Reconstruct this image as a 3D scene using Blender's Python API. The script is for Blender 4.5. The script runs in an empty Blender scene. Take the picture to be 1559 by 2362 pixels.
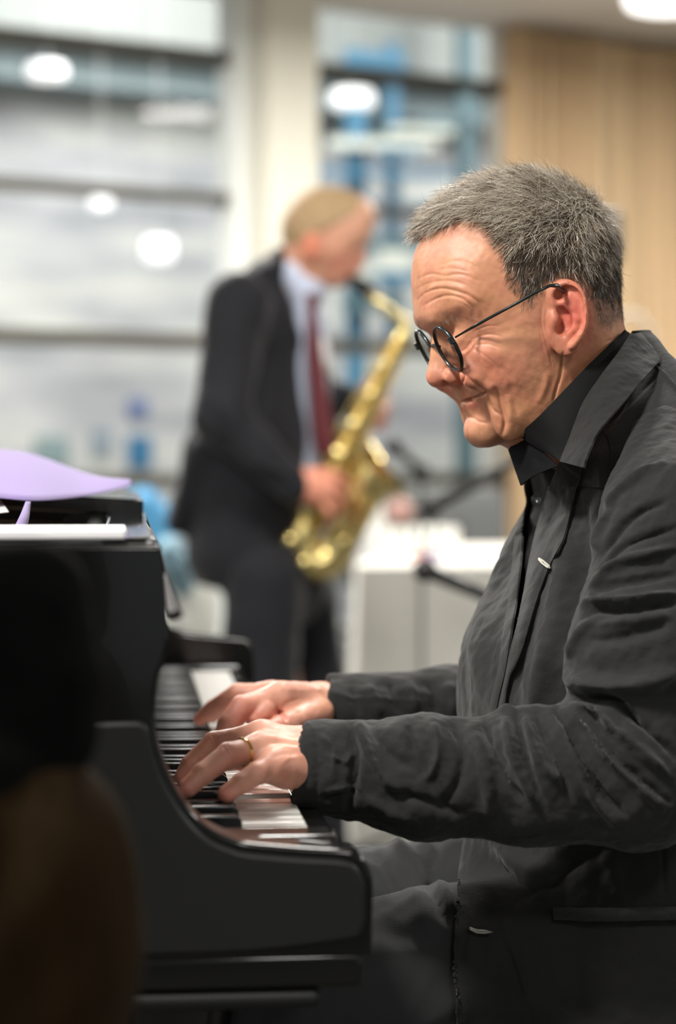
import bpy, math, random
import numpy as np
from mathutils import Vector, Matrix
random.seed(7); RNG = np.random.default_rng(11)
SC = bpy.context.scene
COL = SC.collection
# ---------------------------------------------------------------- camera
FPX, U0, V0, HC = 5000.0, 779.5, 1050.0, 1.03      # focal length in pixels, principal point, horizon row, eye height
cam_d = bpy.data.cameras.new('camera'); cam = bpy.data.objects.new('camera', cam_d); COL.objects.link(cam)
cam.location = (0, 0, HC); cam.rotation_euler = (math.radians(90), 0, 0)
cam_d.sensor_fit = 'VERTICAL'; cam_d.sensor_height = 36; cam_d.sensor_width = 24
cam_d.lens = FPX / 2362 * 36; cam_d.shift_y = -(1181 - V0) / 2362; cam_d.clip_start = .05
cam_d.dof.use_dof = True; cam_d.dof.focus_distance = 1.86; cam_d.dof.aperture_fstop = 3.1
SC.camera = cam
# ---------------------------------------------------------------- world, light, exposure
SC.view_settings.view_transform = 'Standard'; SC.view_settings.look = 'None'
SC.view_settings.gamma = 1; SC.view_settings.exposure = 0.0; SC.view_settings.use_curve_mapping = False
w = bpy.data.worlds.new('world'); SC.world = w; w.use_nodes = True
w.node_tree.nodes['Background'].inputs[0].default_value = (.90, .96, .97, 1)
w.node_tree.nodes['Background'].inputs[1].default_value = .47
CEIL = 2.77
LAMPS = [(-2.4, -.3, 58), (-.9, .9, 90), (.9, -.5, 20), (-2.2, 3.1, 65), (.2, 3.3, 50), (2.6, 2.6, 50), (-1.0, 6.1, 140), (1.25, 7.0, 108)]
for i, (x, y, p) in enumerate(LAMPS):
    ld = bpy.data.lights.new('ceiling_lamp_light', 'AREA'); ld.shape = 'DISK'; ld.size = .42; ld.energy = p
    ld.color = (1, .97, .92)
    lo = bpy.data.objects.new('ceiling_lamp_light', ld); COL.objects.link(lo); lo.location = (x, y, CEIL - .14)

# ---------------------------------------------------------------- helpers
def P(u, v, d):
    return Vector(((u - U0) * d / FPX, d, HC - (v - V0) * d / FPX))
def PA(a):
    a = np.asarray(a, float)
    return np.stack([(a[..., 0] - U0) * a[..., 2] / FPX, a[..., 2], HC - (a[..., 1] - V0) * a[..., 2] / FPX], -1)
def proj(p):
    return np.stack([U0 + FPX * p[..., 0] / p[..., 1], V0 + FPX * (HC - p[..., 2]) / p[..., 1]], -1)
def lin(c):
    return tuple(((x / 255 / 12.92) if x <= 10 else ((x / 255 + .055) / 1.055) ** 2.4) for x in c)
def tag(o, label=None, cat=None, group=None, kind=None):
    if label: o['label'] = label
    if cat: o['category'] = cat
    if group: o['group'] = group
    if kind: o['kind'] = kind
    return o
def empty(name, loc, label=None, cat=None, group=None):
    o = bpy.data.objects.new(name, None); COL.objects.link(o); o.location = loc; o.empty_display_size = .1
    return tag(o, label, cat, group)
def setpar(o, parent):
    if parent is not None:
        o.parent = parent
        m = Matrix.LocRotScale(parent.location, parent.rotation_euler, parent.scale)
        pp = parent.parent
        if pp is not None:
            m = Matrix.LocRotScale(pp.location, pp.rotation_euler, pp.scale) @ (parent.matrix_parent_inverse @ m)
        o.matrix_parent_inverse = m.inverted()
def mkmesh(name, V, F, mat, parent=None, smooth=True, sharp=None, bevel=0, attrs=None):
    me = bpy.data.meshes.new(name)
    V = np.asarray(V, np.float32).reshape(-1, 3)
    if isinstance(F, np.ndarray):
        n = F.shape[1]
        me.vertices.add(len(V)); me.vertices.foreach_set('co', V.ravel())
        me.loops.add(F.size); me.loops.foreach_set('vertex_index', F.astype(np.int32).ravel())
        me.polygons.add(len(F)); me.polygons.foreach_set('loop_start', np.arange(0, F.size, n, dtype=np.int32))
        me.update(calc_edges=True); me.validate()
    else:
        me.from_pydata([tuple(map(float, v)) for v in V], [], [tuple(map(int, f)) for f in F])
    if smooth:
        me.polygons.foreach_set('use_smooth', [True] * len(me.polygons))
        if sharp: me.set_sharp_from_angle(angle=math.radians(sharp))
    if attrs:
        for k, a in attrs.items():
            at = me.color_attributes.new(k, 'FLOAT_COLOR', 'POINT')
            at.data.foreach_set('color', np.asarray(a, np.float32).ravel())
    for m in (mat if isinstance(mat, (list, tuple)) else [mat]): me.materials.append(m)
    o = bpy.data.objects.new(name, me); COL.objects.link(o)
    if bevel:
        b = o.modifiers.new('bevel', 'BEVEL'); b.width = bevel; b.segments = 3; b.limit_method = 'ANGLE'; b.angle_limit = math.radians(40)
    setpar(o, parent)
    return o
class MB:
    def __init__(s): s.V = []; s.F = []
    def add(s, V, F):
        n = len(s.V); s.V += [tuple(v) for v in V]; s.F += [tuple(i + n for i in f) for f in F]; return s
    def box(s, c, h, ax=None):
        """centre, half sizes, axes (3 vectors)"""
        ax = ax or (Vector((1, 0, 0)), Vector((0, 1, 0)), Vector((0, 0, 1))); c = Vector(c)
        V = [c + ax[0] * (i * h[0]) + ax[1] * (j * h[1]) + ax[2] * (k * h[2]) for i in (-1, 1) for j in (-1, 1) for k in (-1, 1)]
        return s.add(V, [(0, 1, 3, 2), (4, 6, 7, 5), (0, 4, 5, 1), (2, 3, 7, 6), (0, 2, 6, 4), (1, 5, 7, 3)])
    def prism(s, poly, fr, t0, t1):
        """polygon of 2D pts, fr(p, t)->3D, extruded from t0 to t1"""
        n = len(poly); V = [fr(p, t0) for p in poly] + [fr(p, t1) for p in poly]
        F = [tuple(range(n)), tuple(range(2 * n - 1, n - 1, -1))] + [(i, i + n, (i + 1) % n + n, (i + 1) % n) for i in range(n)]
        return s.add(V, F)
    def tube(s, pts, r, n=12, cap=True, flat=1.0):
        pts = [Vector(p) for p in pts]; m = len(pts); rr = r if hasattr(r, '__len__') else [r] * m
        t = (pts[1] - pts[0]).normalized(); up = Vector((0, 0, 1)) if abs(t.z) < .9 else Vector((1, 0, 0))
        x = t.cross(up).normalized(); V = []
        for i in range(m):
            t = (pts[min(i + 1, m - 1)] - pts[max(i - 1, 0)]).normalized()
            x = (x - t * x.dot(t)).normalized(); y = t.cross(x)
            V += [pts[i] + (x * math.cos(a) + y * math.sin(a) * flat) * rr[i] for a in [2 * math.pi * k / n for k in range(n)]]
        F = [(i * n + k, i * n + (k + 1) % n, (i + 1) * n + (k + 1) % n, (i + 1) * n + k) for i in range(m - 1) for k in range(n)]
        if cap: F += [tuple(range(n - 1, -1, -1)), tuple(range((m - 1) * n, m * n))]
        return s.add(V, F)
    def lathe(s, prof, c, axis=(0, 0, 1), n=32):
        axis = Vector(axis).normalized(); x = axis.orthogonal().normalized(); y = axis.cross(x); c = Vector(c)
        V = [c + axis * h + (x * math.cos(a) + y * math.sin(a)) * max(r, 1e-5) for r, h in prof for a in [2 * math.pi * k / n for k in range(n)]]
        F = [(i * n + k, i * n + (k + 1) % n, (i + 1) * n + (k + 1) % n, (i + 1) * n + k) for i in range(len(prof) - 1) for k in range(n)]
        return s.add(V, F)
    def ell(s, c, r, ax=None, n=20):
        ax = ax or (Vector((1, 0, 0)), Vector((0, 1, 0)), Vector((0, 0, 1))); c = Vector(c); V = []; m = n // 2
        for i in range(m + 1):
            th = math.pi * i / m
            for k in range(n):
                a = 2 * math.pi * k / n
                V.append(c + ax[0] * (r[0] * math.sin(th) * math.cos(a)) + ax[1] * (r[1] * math.sin(th) * math.sin(a)) + ax[2] * (r[2] * math.cos(th)))
        F = [(i * n + k, (i + 1) * n + k, (i + 1) * n + (k + 1) % n, i * n + (k + 1) % n) for i in range(m) for k in range(n)]
        return s.add(V, F)
    def build(s, name, mat, parent=None, smooth=True, sharp=35, bevel=0):
        return mkmesh(name, s.V, s.F, mat, parent, smooth, sharp, bevel)
def grid_sheet(G, th, normal=None):
    """G: (m,n,3) array -> closed thin solid"""
    m, n = G.shape[:2]
    du = np.gradient(G, axis=0); dv = np.gradient(G, axis=1); N = np.cross(du, dv); N /= np.linalg.norm(N, axis=-1, keepdims=True) + 1e-12
    V = np.concatenate([G.reshape(-1, 3), (G + N * th).reshape(-1, 3)]); k = m * n
    I = np.arange(k).reshape(m, n); a, b, c, d = I[:-1, :-1].ravel(), I[1:, :-1].ravel(), I[1:, 1:].ravel(), I[:-1, 1:].ravel()
    F = [np.stack([a, d, c, b], 1), np.stack([a + k, b + k, c + k, d + k], 1)]
    for e in (I[0, :], I[:, -1], I[-1, ::-1], I[::-1, 0]):
        p, q = e[:-1], e[1:]; F.append(np.stack([p, p + k, q + k, q], 1))
    return V, np.concatenate(F)
def resample(pts, n):
    pts = np.asarray(pts, float); d = np.r_[0, np.cumsum(np.linalg.norm(np.diff(pts, axis=0), axis=1))]
    t = np.linspace(0, d[-1], n); return np.stack([np.interp(t, d, pts[:, k]) for k in range(pts.shape[1])], 1)
def catmull(pts, n=8):
    pts = [np.asarray(p, float) for p in pts]; q = [2 * pts[0] - pts[1]] + pts + [2 * pts[-1] - pts[-2]]; out = []
    for i in range(1, len(q) - 2):
        for k in range(n):
            t = k / n; a, b, c, d = q[i - 1], q[i], q[i + 1], q[i + 2]
            out.append(.5 * ((2 * b) + (c - a) * t + (2 * a - 5 * b + 4 * c - d) * t * t + (3 * b - a - 3 * c + d) * t ** 3))
    out.append(pts[-1]); return np.array(out)
_W = []
for _i in range(28):
    _k = RNG.normal(size=3); _k /= np.linalg.norm(_k); _W.append((_k, RNG.uniform(0, 6.28), RNG.uniform(.7, 1.5)))
def wnoise(p, freq, seed=0):
    """smooth pseudo random field, roughly -1..1"""
    s = np.zeros(len(p)); q = p * freq
    for i in range(10):
        k, ph, m = _W[(i + seed * 5) % 28]
        s += np.sin(q @ (k * m) * 6.283 + ph + seed * 1.7 + .8 * np.sin(q @ (_W[(i + 9) % 28][0]) * 4.1 + ph))
    return s / 4.5
# ---- implicit surfaces
def smin(a, b, k):
    if k <= 0: return np.minimum(a, b)
    h = np.maximum(k - np.abs(a - b), 0) / k
    return np.minimum(a, b) - h * h * k * .25
def ssub(a, b, k):          # a minus b
    return -smin(-a, b, k)
def s_cap(X, a, b, r1, r2, sc=(1, 1, 1)):
    a = np.asarray(a, float); b = np.asarray(b, float); sc = np.asarray(sc, float)
    ba = (b - a) / sc; dd = (ba ** 2).sum() + 1e-12
    px = [(X[i] - a[i]) / sc[i] for i in range(3)]
    h = np.clip((px[0] * ba[0] + px[1] * ba[1] + px[2] * ba[2]) / dd, 0, 1)
    return np.sqrt((px[0] - ba[0] * h) ** 2 + (px[1] - ba[1] * h) ** 2 + (px[2] - ba[2] * h) ** 2) - (r1 + (r2 - r1) * h)
def s_ell(X, c, r, R=None):
    p = [X[i] - c[i] for i in range(3)]
    if R is not None:
        R = np.asarray(R, float); p = [R[j][0] * p[0] + R[j][1] * p[1] + R[j][2] * p[2] for j in range(3)]
    k = np.sqrt((p[0] / r[0]) ** 2 + (p[1] / r[1]) ** 2 + (p[2] / r[2]) ** 2)
    return (k - 1) * min(r)
def grid3(lo, hi, h):
    ax = [np.arange(lo[i], hi[i] + h, h, dtype=np.float32) for i in range(3)]
    return ax, [ax[0][:, None, None], ax[1][None, :, None], ax[2][None, None, :]]
def surfnets(D, ax):
    D = D.astype(np.float32); nx, ny, nz = D.shape; S = D < 0
    cnt = np.zeros((nx - 1, ny - 1, nz - 1), np.uint8)
    for i in (0, 1):
        for j in (0, 1):
            for k in (0, 1): cnt += S[i:nx - 1 + i, j:ny - 1 + j, k:nz - 1 + k]
    act = (cnt > 0) & (cnt < 8); idx = np.argwhere(act); n = len(idx)
    cid = np.full(act.shape, -1, np.int32); cid[act] = np.arange(n)
    acc = np.zeros((n, 3), np.float32); c = np.zeros(n, np.float32); i0, j0, k0 = idx.T
    cor = [(a, b, d) for a in (0, 1) for b in (0, 1) for d in (0, 1)]
    for p in cor:
        for q in cor:
            if sum(q) - sum(p) == 1 and all(b >= a for a, b in zip(p, q)):
                va = D[i0 + p[0], j0 + p[1], k0 + p[2]]; vb = D[i0 + q[0], j0 + q[1], k0 + q[2]]; m = (va < 0) != (vb < 0)
                t = np.where(m, va / np.where(m, va - vb, 1), 0)
                for e in range(3): acc[:, e] += np.where(m, p[e] + t * (q[e] - p[e]), 0)
                c += m
    h = [a[1] - a[0] for a in ax]
    V = np.stack([ax[e][0] + (idx[:, e] + acc[:, e] / c) * h[e] for e in range(3)], 1)
    F = []
    for e in range(3):
        sl0 = [slice(None)] * 3; sl1 = [slice(None)] * 3; sl0[e] = slice(0, -1); sl1[e] = slice(1, None)
        o = [x for x in range(3) if x != e]; a = S[tuple(sl0)]; b = S[tuple(sl1)]; ch = a != b
        g = np.argwhere(ch); g = g[(g[:, o[0]] > 0) & (g[:, o[1]] > 0) & (g[:, o[0]] < D.shape[o[0]] - 1) & (g[:, o[1]] < D.shape[o[1]] - 1)]
        ins = a[tuple(g.T)]
        def cc(d0, d1):
            q = g.copy(); q[:, o[0]] += d0; q[:, o[1]] += d1; return cid[tuple(q.T)]
        A, B, C2, D2 = cc(-1, -1), cc(0, -1), cc(0, 0), cc(-1, 0)
        f = np.stack([A, B, C2, D2], 1); flip = ins if e != 1 else ~ins
        f[~flip] = f[~flip][:, ::-1]; F.append(f)
    F = np.concatenate(F); F = F[(F >= 0).all(1)]
    return V.astype(np.float64), F
def vnormals(V, F):
    a, b, c, d = V[F[:, 0]], V[F[:, 1]], V[F[:, 2]], V[F[:, 3]]; fn = np.cross(c - a, d - b); N = np.zeros_like(V)
    for k in range(4):
        for e in range(3): N[:, e] += np.bincount(F[:, k], fn[:, e], len(V))
    return N / (np.linalg.norm(N, axis=1, keepdims=True) + 1e-12)
def relax(V, F, it=2, lam=.5):
    E = np.concatenate([F[:, [0, 1]], F[:, [1, 2]], F[:, [2, 3]], F[:, [3, 0]]]); n = len(V)
    deg = np.bincount(E[:, 0], minlength=n) + np.bincount(E[:, 1], minlength=n)
    for _ in range(it):
        S = np.stack([np.bincount(E[:, 0], V[E[:, 1], e], n) + np.bincount(E[:, 1], V[E[:, 0], e], n) for e in range(3)], 1)
        V = V * (1 - lam) + lam * S / np.maximum(deg, 1)[:, None]
    return V
def subdiv(V, F):
    """one linear midpoint subdivision of a quad mesh"""
    E = np.sort(np.concatenate([F[:, [0, 1]], F[:, [1, 2]], F[:, [2, 3]], F[:, [3, 0]]]), 1)
    key = E[:, 0].astype(np.int64) * len(V) + E[:, 1]; uq, inv = np.unique(key, return_inverse=True)
    m = (V[uq // len(V)] + V[uq % len(V)]) / 2; fc = V[F].mean(1); n = len(V); k = len(F)
    e = [inv[i * k:(i + 1) * k] + n for i in range(4)]; f = np.arange(k) + n + len(uq)
    Q = np.concatenate([np.stack([F[:, i], e[i], f, e[(i + 3) % 4]], 1) for i in range(4)])
    return np.concatenate([V, m, fc]), Q
def dseg(uv, pts):
    """distance to polyline and arc parameter 0..1"""
    pts = np.asarray(pts, float); best = np.full(len(uv), 1e9); tp = np.zeros(len(uv))
    L = np.r_[0, np.cumsum(np.linalg.norm(np.diff(pts, axis=0), axis=1))]
    for i in range(len(pts) - 1):
        a, b = pts[i], pts[i + 1]; ab = b - a; h = np.clip(((uv - a) @ ab) / (ab @ ab + 1e-9), 0, 1)
        d = np.linalg.norm(uv - a - h[:, None] * ab, axis=1); m = d < best
        best[m] = d[m]; tp[m] = (L[i] + h[m] * (L[i + 1] - L[i])) / L[-1]
    return best, tp
def folds(V, N, lines, gain=1.0):
    """raise (+) or press (-) creases: (points as seen from the front-left, width px, height mm)"""
    uv = proj(V); view = V - np.array([0, 0, HC]); view /= np.linalg.norm(view, axis=1, keepdims=True)
    fac = np.clip(-(N * view).sum(1) * 2.5 + .35, 0, 1); D = np.zeros(len(V))
    for pts, wd, amp in lines:
        cur = catmull(pts, 6) if len(pts) > 2 else np.asarray(pts, float); lo = cur.min(0) - 3 * wd; hi = cur.max(0) + 3 * wd
        m = np.where((uv[:, 0] > lo[0]) & (uv[:, 0] < hi[0]) & (uv[:, 1] > lo[1]) & (uv[:, 1] < hi[1]))[0]
        if len(m) == 0: continue
        d, t = dseg(uv[m], cur); tap = np.clip(np.minimum(t, 1 - t) * 5, 0, 1) ** .7
        D[m] += amp * 1e-3 * np.exp(-(d / wd) ** 2) * (.25 + .75 * tap) * fac[m]
    return V + N * (D * gain)[:, None]

# ---------------------------------------------------------------- materials
def mat(name, col, rough=.5, metal=0, spec=.5, coat=0, sss=0, sheen=0, bump=None, var=None, emis=None, trans=0, ior=1.45, attr=None, wave=None):
    m = bpy.data.materials.new(name); m.use_nodes = True; nt = m.node_tree; b = nt.nodes['Principled BSDF']; N = nt.nodes.new; L = nt.links.new
    b.inputs['Base Color'].default_value = (*col, 1); b.inputs['Roughness'].default_value = rough; b.inputs['Metallic'].default_value = metal
    b.inputs['Specular IOR Level'].default_value = spec; b.inputs['Coat Weight'].default_value = coat; b.inputs['Coat Roughness'].default_value = .04
    b.inputs['IOR'].default_value = ior; b.inputs['Transmission Weight'].default_value = trans
    if sss:
        b.inputs['Subsurface Weight'].default_value = sss; b.inputs['Subsurface Radius'].default_value = (1, .35, .2); b.inputs['Subsurface Scale'].default_value = .004
    if sheen:
        b.inputs['Sheen Weight'].default_value = sheen; b.inputs['Sheen Roughness'].default_value = .5
    if emis: b.inputs['Emission Color'].default_value = (*emis[0], 1); b.inputs['Emission Strength'].default_value = emis[1]
    tc = N('ShaderNodeTexCoord'); src = None
    if attr:
        at = N('ShaderNodeAttribute'); at.attribute_name = attr; src = at.outputs['Color']
    if var:                       # (scale, amount, detail, stretch)
        sc, am, de, st = var
        mp = N('ShaderNodeMapping'); mp.inputs['Scale'].default_value = st; L(tc.outputs['Object'], mp.inputs[0])
        nz = N('ShaderNodeTexNoise'); nz.inputs['Scale'].default_value = sc; nz.inputs['Detail'].default_value = de; L(mp.outputs[0], nz.inputs['Vector'])
        mr = N('ShaderNodeMapRange'); mr.inputs['From Min'].default_value = .25; mr.inputs['From Max'].default_value = .75
        mr.inputs['To Min'].default_value = 1 - am; mr.inputs['To Max'].default_value = 1 + am; L(nz.outputs['Fac'], mr.inputs['Value'])
        vm = N('ShaderNodeVectorMath'); vm.operation = 'SCALE'
        if src: L(src, vm.inputs[0])
        else: vm.inputs[0].default_value = col
        L(mr.outputs[0], vm.inputs['Scale']); src = vm.outputs[0]
    if src: L(src, b.inputs['Base Color'])
    if bump or wave:
        prev = None
        for (sc, stg, dist, st) in (bump or []):
            mp = N('ShaderNodeMapping'); mp.inputs['Scale'].default_value = st; L(tc.outputs['Object'], mp.inputs[0])
            nz = N('ShaderNodeTexNoise'); nz.inputs['Scale'].default_value = sc; nz.inputs['Detail'].default_value = 4; L(mp.outputs[0], nz.inputs['Vector'])
            bp = N('ShaderNodeBump'); bp.inputs['Strength'].default_value = stg; bp.inputs['Distance'].default_value = dist; L(nz.outputs['Fac'], bp.inputs['Height'])
            if prev: L(prev, bp.inputs['Normal'])
            prev = bp.outputs[0]
        if wave:
            sc, stg, dist = wave
            wv = N('ShaderNodeTexWave'); wv.bands_direction = 'DIAGONAL'; wv.inputs['Scale'].default_value = sc; L(tc.outputs['Object'], wv.inputs['Vector'])
            bp = N('ShaderNodeBump'); bp.inputs['Strength'].default_value = stg; bp.inputs['Distance'].default_value = dist; L(wv.outputs['Fac'], bp.inputs['Height'])
            if prev: L(prev, bp.inputs['Normal'])
            prev = bp.outputs[0]
        L(prev, b.inputs['Normal'])
    return m
def glassmat(name, refl=.06, tint=(1, 1, 1), fres=1.09):
    m = bpy.data.materials.new(name); m.use_nodes = True; nt = m.node_tree; nt.nodes.clear(); N = nt.nodes.new; L = nt.links.new
    o = N('ShaderNodeOutputMaterial'); mx = N('ShaderNodeMixShader'); t = N('ShaderNodeBsdfTransparent'); g = N('ShaderNodeBsdfGlossy'); f = N('ShaderNodeFresnel' if fres < 9 else 'ShaderNodeValue')
    if fres < 9: f.inputs['IOR'].default_value = fres
    else: f.outputs[0].default_value = refl
    t.inputs[0].default_value = (*tint, 1); g.inputs['Roughness'].default_value = .02
    L(f.outputs[0], mx.inputs[0]); L(t.outputs[0], mx.inputs[1]); L(g.outputs[0], mx.inputs[2]); L(mx.outputs[0], o.inputs[0]); return m
ONE = (1, 1, 1)
# ================================================================ SETTING
WT = Vector((1.6, 1, 0)).normalized(); WN = Vector((-WT.y, WT.x, 0)); WZ = Vector((0, 0, 1)); W0 = Vector((0, 8.4, 0))
def ws(u, off=0):
    k = (u - U0) / FPX; o = W0 + WN * off       # distance along the window wall where this column of the view meets it
    # point (k d, d): (P-o).WN = 0
    d = (o.x * WN.x + o.y * WN.y) / (k * WN.x + WN.y); return (Vector((k * d, d, 0)) - o).dot(WT)
def wp(s, off, z): return W0 + WT * s + WN * off + WZ * z
AXW = (WT, WN, WZ)
def wbox(mb, s0, s1, n0, n1, z0, z1): return mb.box(wp((s0 + s1) / 2, (n0 + n1) / 2, (z0 + z1) / 2), ((s1 - s0) / 2, (n1 - n0) / 2, (z1 - z0) / 2), AXW)
M = {}
M['white'] = mat('white_paint', lin((226, 229, 225)), .6)
M['offwhite'] = mat('column_plaster', lin((214, 210, 196)), .8, var=(2, .06, 3, (1, 1, .4)))
M['ceil'] = mat('ceiling_paint', lin((226, 219, 210)), .9, var=(3, .03, 2, ONE))
M['floor'] = mat('floor_vinyl', lin((92, 90, 86)), .5, var=(2, .1, 5, ONE))
M['dark'] = mat('dark_bronze_aluminium', lin((62, 60, 52)), .5, var=(1.2, .35, 3, (1, 1, 6)))
M['glass'] = glassmat('window_glass')
def struct(mb, name, m, **k): return tag(mb.build(name, m, **k), kind='structure')
fl = MB(); fl.box((0, 3.5, -.05), (7.5, 10.0, .05)); struct(fl, 'floor', M['floor'])
ce = MB(); ce.box((W0 + WT * .3 - WN * 5).to_tuple()[:2] + (CEIL + .06,), (7.2, 5.0 + .1, .06), AXW); struct(ce, 'ceiling', M['ceil'])
sA, sB, sC, sD = ws(520), ws(586, -.1), ws(705, -.1), ws(1116)
sE = ws(1528)
# window: head, sill, mullions, glass
wf = empty('window_1', wp(0, 0, 0)); tag(wf, kind='structure')
for z, h in ((2.516, .027), (1.99, .022), (1.452, .028), (.935, .026)):
    for s0, s1 in ((-5.2, sA), (sC + .02, sD + .1)):
        m = MB(); wbox(m, s0, s1, -.03, .03, z - h, z + h); m.build('transom', M['dark'], wf)
for s0, s1 in ((-5.2, sA), (sC + .02, sD + .1)):
    m = MB(); wbox(m, s0, s1, -.004, .004, .06, CEIL); m.build('glass_pane', M['glass'], wf)
    m = MB(); wbox(m, s0, s1, -.06, .05, 0, .08); m.build('window_sill', M['white'], wf)
m = MB(); wbox(m, sA, sB, -.09, .06, 0, CEIL); struct(m, 'trim_1', M['white'])
m = MB(); wbox(m, sB, sC, -.20, .06, 0, CEIL); struct(m, 'wall_column', M['offwhite'], bevel=.01)
m = MB(); wbox(m, sD + .1, 7, .0, .12, 0, CEIL); struct(m, 'wall_back', mat('wall_paint_grey', lin((186, 180, 168)), .8, var=(1.5, .04, 2, ONE)))
m = MB(); wbox(m, sE, 7, -.16, 0, 0, CEIL); struct(m, 'wall_pier', mat('pier_paint', lin((176, 170, 158)), .8, var=(1.5, .04, 2, ONE)))
# curtain with folds
n = 700; ss = np.linspace(sD + .0, sE + .03, n); zz = np.linspace(.03, CEIL - .02, 40)
ph = np.cumsum(.28 + .17 * np.sin(ss * 9) + .12 * np.sin(ss * 23 + 1)) ; amp = .035 + .02 * np.sin(ss * 7 + 1)
offs = -.135 + amp * 1.3 * np.sin(ph * .38) + .022 * np.sin(ss * 13 + 2)
G = np.zeros((n, 40, 3))
for j, z in enumerate(zz):
    o = offs * (1 + .15 * math.sin(z * 2)) + .004 * np.sin(ss * 60 + z * 3)
    G[:, j] = np.array([W0 + WZ * z]) + ss[:, None] * np.array(WT) + o[:, None] * np.array(WN)
V, F = grid_sheet(G, .004)
cur = mkmesh('curtain', V, F, mat('beige_curtain_cloth', lin((208, 180, 142)), .9, sheen=.2, var=(1, .1, 2, (3, 3, .3))))
tag(cur, 'beige floor-length curtain in soft folds beside the window wall', 'curtain')
# ---- the hall beyond the glass
def hallmat():
    m = bpy.data.materials.new('hall_wall_panels'); m.use_nodes = True; nt = m.node_tree; b = nt.nodes['Principled BSDF']; b.inputs['Roughness'].default_value = .8
    N = nt.nodes.new; L = nt.links.new; tc = N('ShaderNodeTexCoord'); mp = N('ShaderNodeMapping')
    mp.inputs['Rotation'].default_value = (0, 0, -math.atan2(1, 1.6)); mp.inputs['Scale'].default_value = (.9, 1, 4.5); L(tc.outputs['Object'], mp.inputs[0])
    nz = N('ShaderNodeTexNoise'); nz.inputs['Scale'].default_value = 1.3; nz.inputs['Detail'].default_value = 3; nz.inputs['Roughness'].default_value = .5; L(mp.outputs[0], nz.inputs['Vector'])
    cr = N('ShaderNodeValToRGB'); L(nz.outputs['Fac'], cr.inputs[0]); e = cr.color_ramp
    e.elements[0].position = .3; e.elements[0].color = (*lin((150, 154, 156)), 1); e.elements[1].position = .72; e.elements[1].color = (*lin((216, 219, 212)), 1)
    x = e.elements.new(.46); x.color = (*lin((182, 183, 184)), 1); x = e.elements.new(.6); x.color = (*lin((202, 203, 196)), 1)
    L(cr.outputs[0], b.inputs['Base Color']); return m
HN = 3.2
m = MB(); wbox(m, -9, 7, HN, HN + .2, -.1, 4.2); struct(m, 'wall_outside', hallmat())
m = MB(); wbox(m, -9, 7, .3, HN, -.1, -.02); struct(m, 'floor_outside', M['floor'])
# soffit beams seen high through the glass
m = MB(); wbox(m, -9, 7, HN - .5, HN, 3.05, 3.45); struct(m, 'trim_outside', mat('soffit_white', lin((150, 155, 150)), .6))
m = MB(); wbox(m, -9, 7, HN - .35, HN, 2.9, 3.05); struct(m, 'trim_soffit', mat('soffit_blue_grey', lin((120, 134, 136)), .6))
def hp(u, v, off=HN - .6):
    s = ws(u, off); q = W0 + WT * s + WN * off; return Vector((q.x, q.y, HC - (v - V0) * q.y / FPX))
# glowing discs on added rods, standing in for ceiling lamp reflections in the glass
reflglow = mat('reflection_glow', (1, 1, 1), .5, emis=((1, .99, .95), .95)); lamprim = mat('lamp_rim', lin((225, 225, 220)), .4)
for (u, v, r, hh, lab) in ((108, 166, .095, .035, 'round glowing disc standing in for a lamp reflection in the upper left glass'), (812, 230, .115, .042, 'wide oval glowing disc standing in for a lamp reflection right of the column'),
                      (366, 577, .075, .055, 'small round glowing disc standing in for a lamp reflection in the middle left glass'), (232, 468, .05, .028, 'small dim disc standing in for a lamp reflection just under the second bar')):
    c = hp(u, v); t = empty('reflection_disc', c, lab, 'lamp', 'glowing discs for lamp reflections in the glass')
    b = MB(); b.lathe([(0, -hh), (r * .8, -hh), (r, -hh * .5), (r, hh * .4), (r * .9, hh), (0, hh)], c); b.build('diffuser', reflglow, t)
    b = MB(); b.lathe([(.002, hh), (.002, 4.1 - c.z)], c, n=8); b.build('added_rod', lamprim, t)
# blue steel frame of the stair beyond the glass
bl = mat('blue_steel', lin((76, 128, 156)), .5); tl = mat('teal_steel', lin((84, 112, 118)), .5); pale = mat('pale_panel', lin((214, 218, 206)), .6)
st = empty('steel_staircase', hp(950, 1500), 'blue steel stair frame with pale treads standing beyond the right-hand glass', 'staircase')
def hbar(u0, v0, u1, v1, wpx, mt, name, off=HN - .75):
    a, b2 = hp(u0, v0, off), hp(u1, v1, off); r = wpx * a.y / FPX / 2; mb = MB(); d = (b2 - a).normalized(); y = WN; x = d.cross(y).normalized()
    mb.box((a + b2) / 2, ((b2 - a).length / 2, .03, r), (d, y, x)); return mb.build(name, mt, st)
hbar(1074, 20, 1074, 1300, 42, tl, 'post'); hbar(820, 250, 820, 1300, 44, bl, 'post'); hbar(905, 100, 905, 800, 26, bl, 'post', HN - .7)
hbar(830, 330, 1110, 262, 26, tl, 'handrail', HN - .8)
for (u0, v0, u1, v1, wd, mt) in ((800, 130, 930, 146, 34, bl), (700, 395, 1040, 404, 14, bl), (870, 350, 960, 352, 20, bl), (880, 480, 1000, 486, 24, bl), (850, 560, 1010, 565, 30, tl), (860, 640, 1000, 645, 26, bl), (790, 700, 930, 705, 30, tl),
                                 (760, 330, 1000, 336, 24, pale), (870, 600, 940, 604, 50, pale), (900, 300, 1040, 305, 18, pale), (780, 930, 880, 935, 60, bl), (760, 620, 860, 626, 28, pale)):
    hbar(u0, v0, u1, v1, wd, mt, 'tread', HN - .85)
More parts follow.
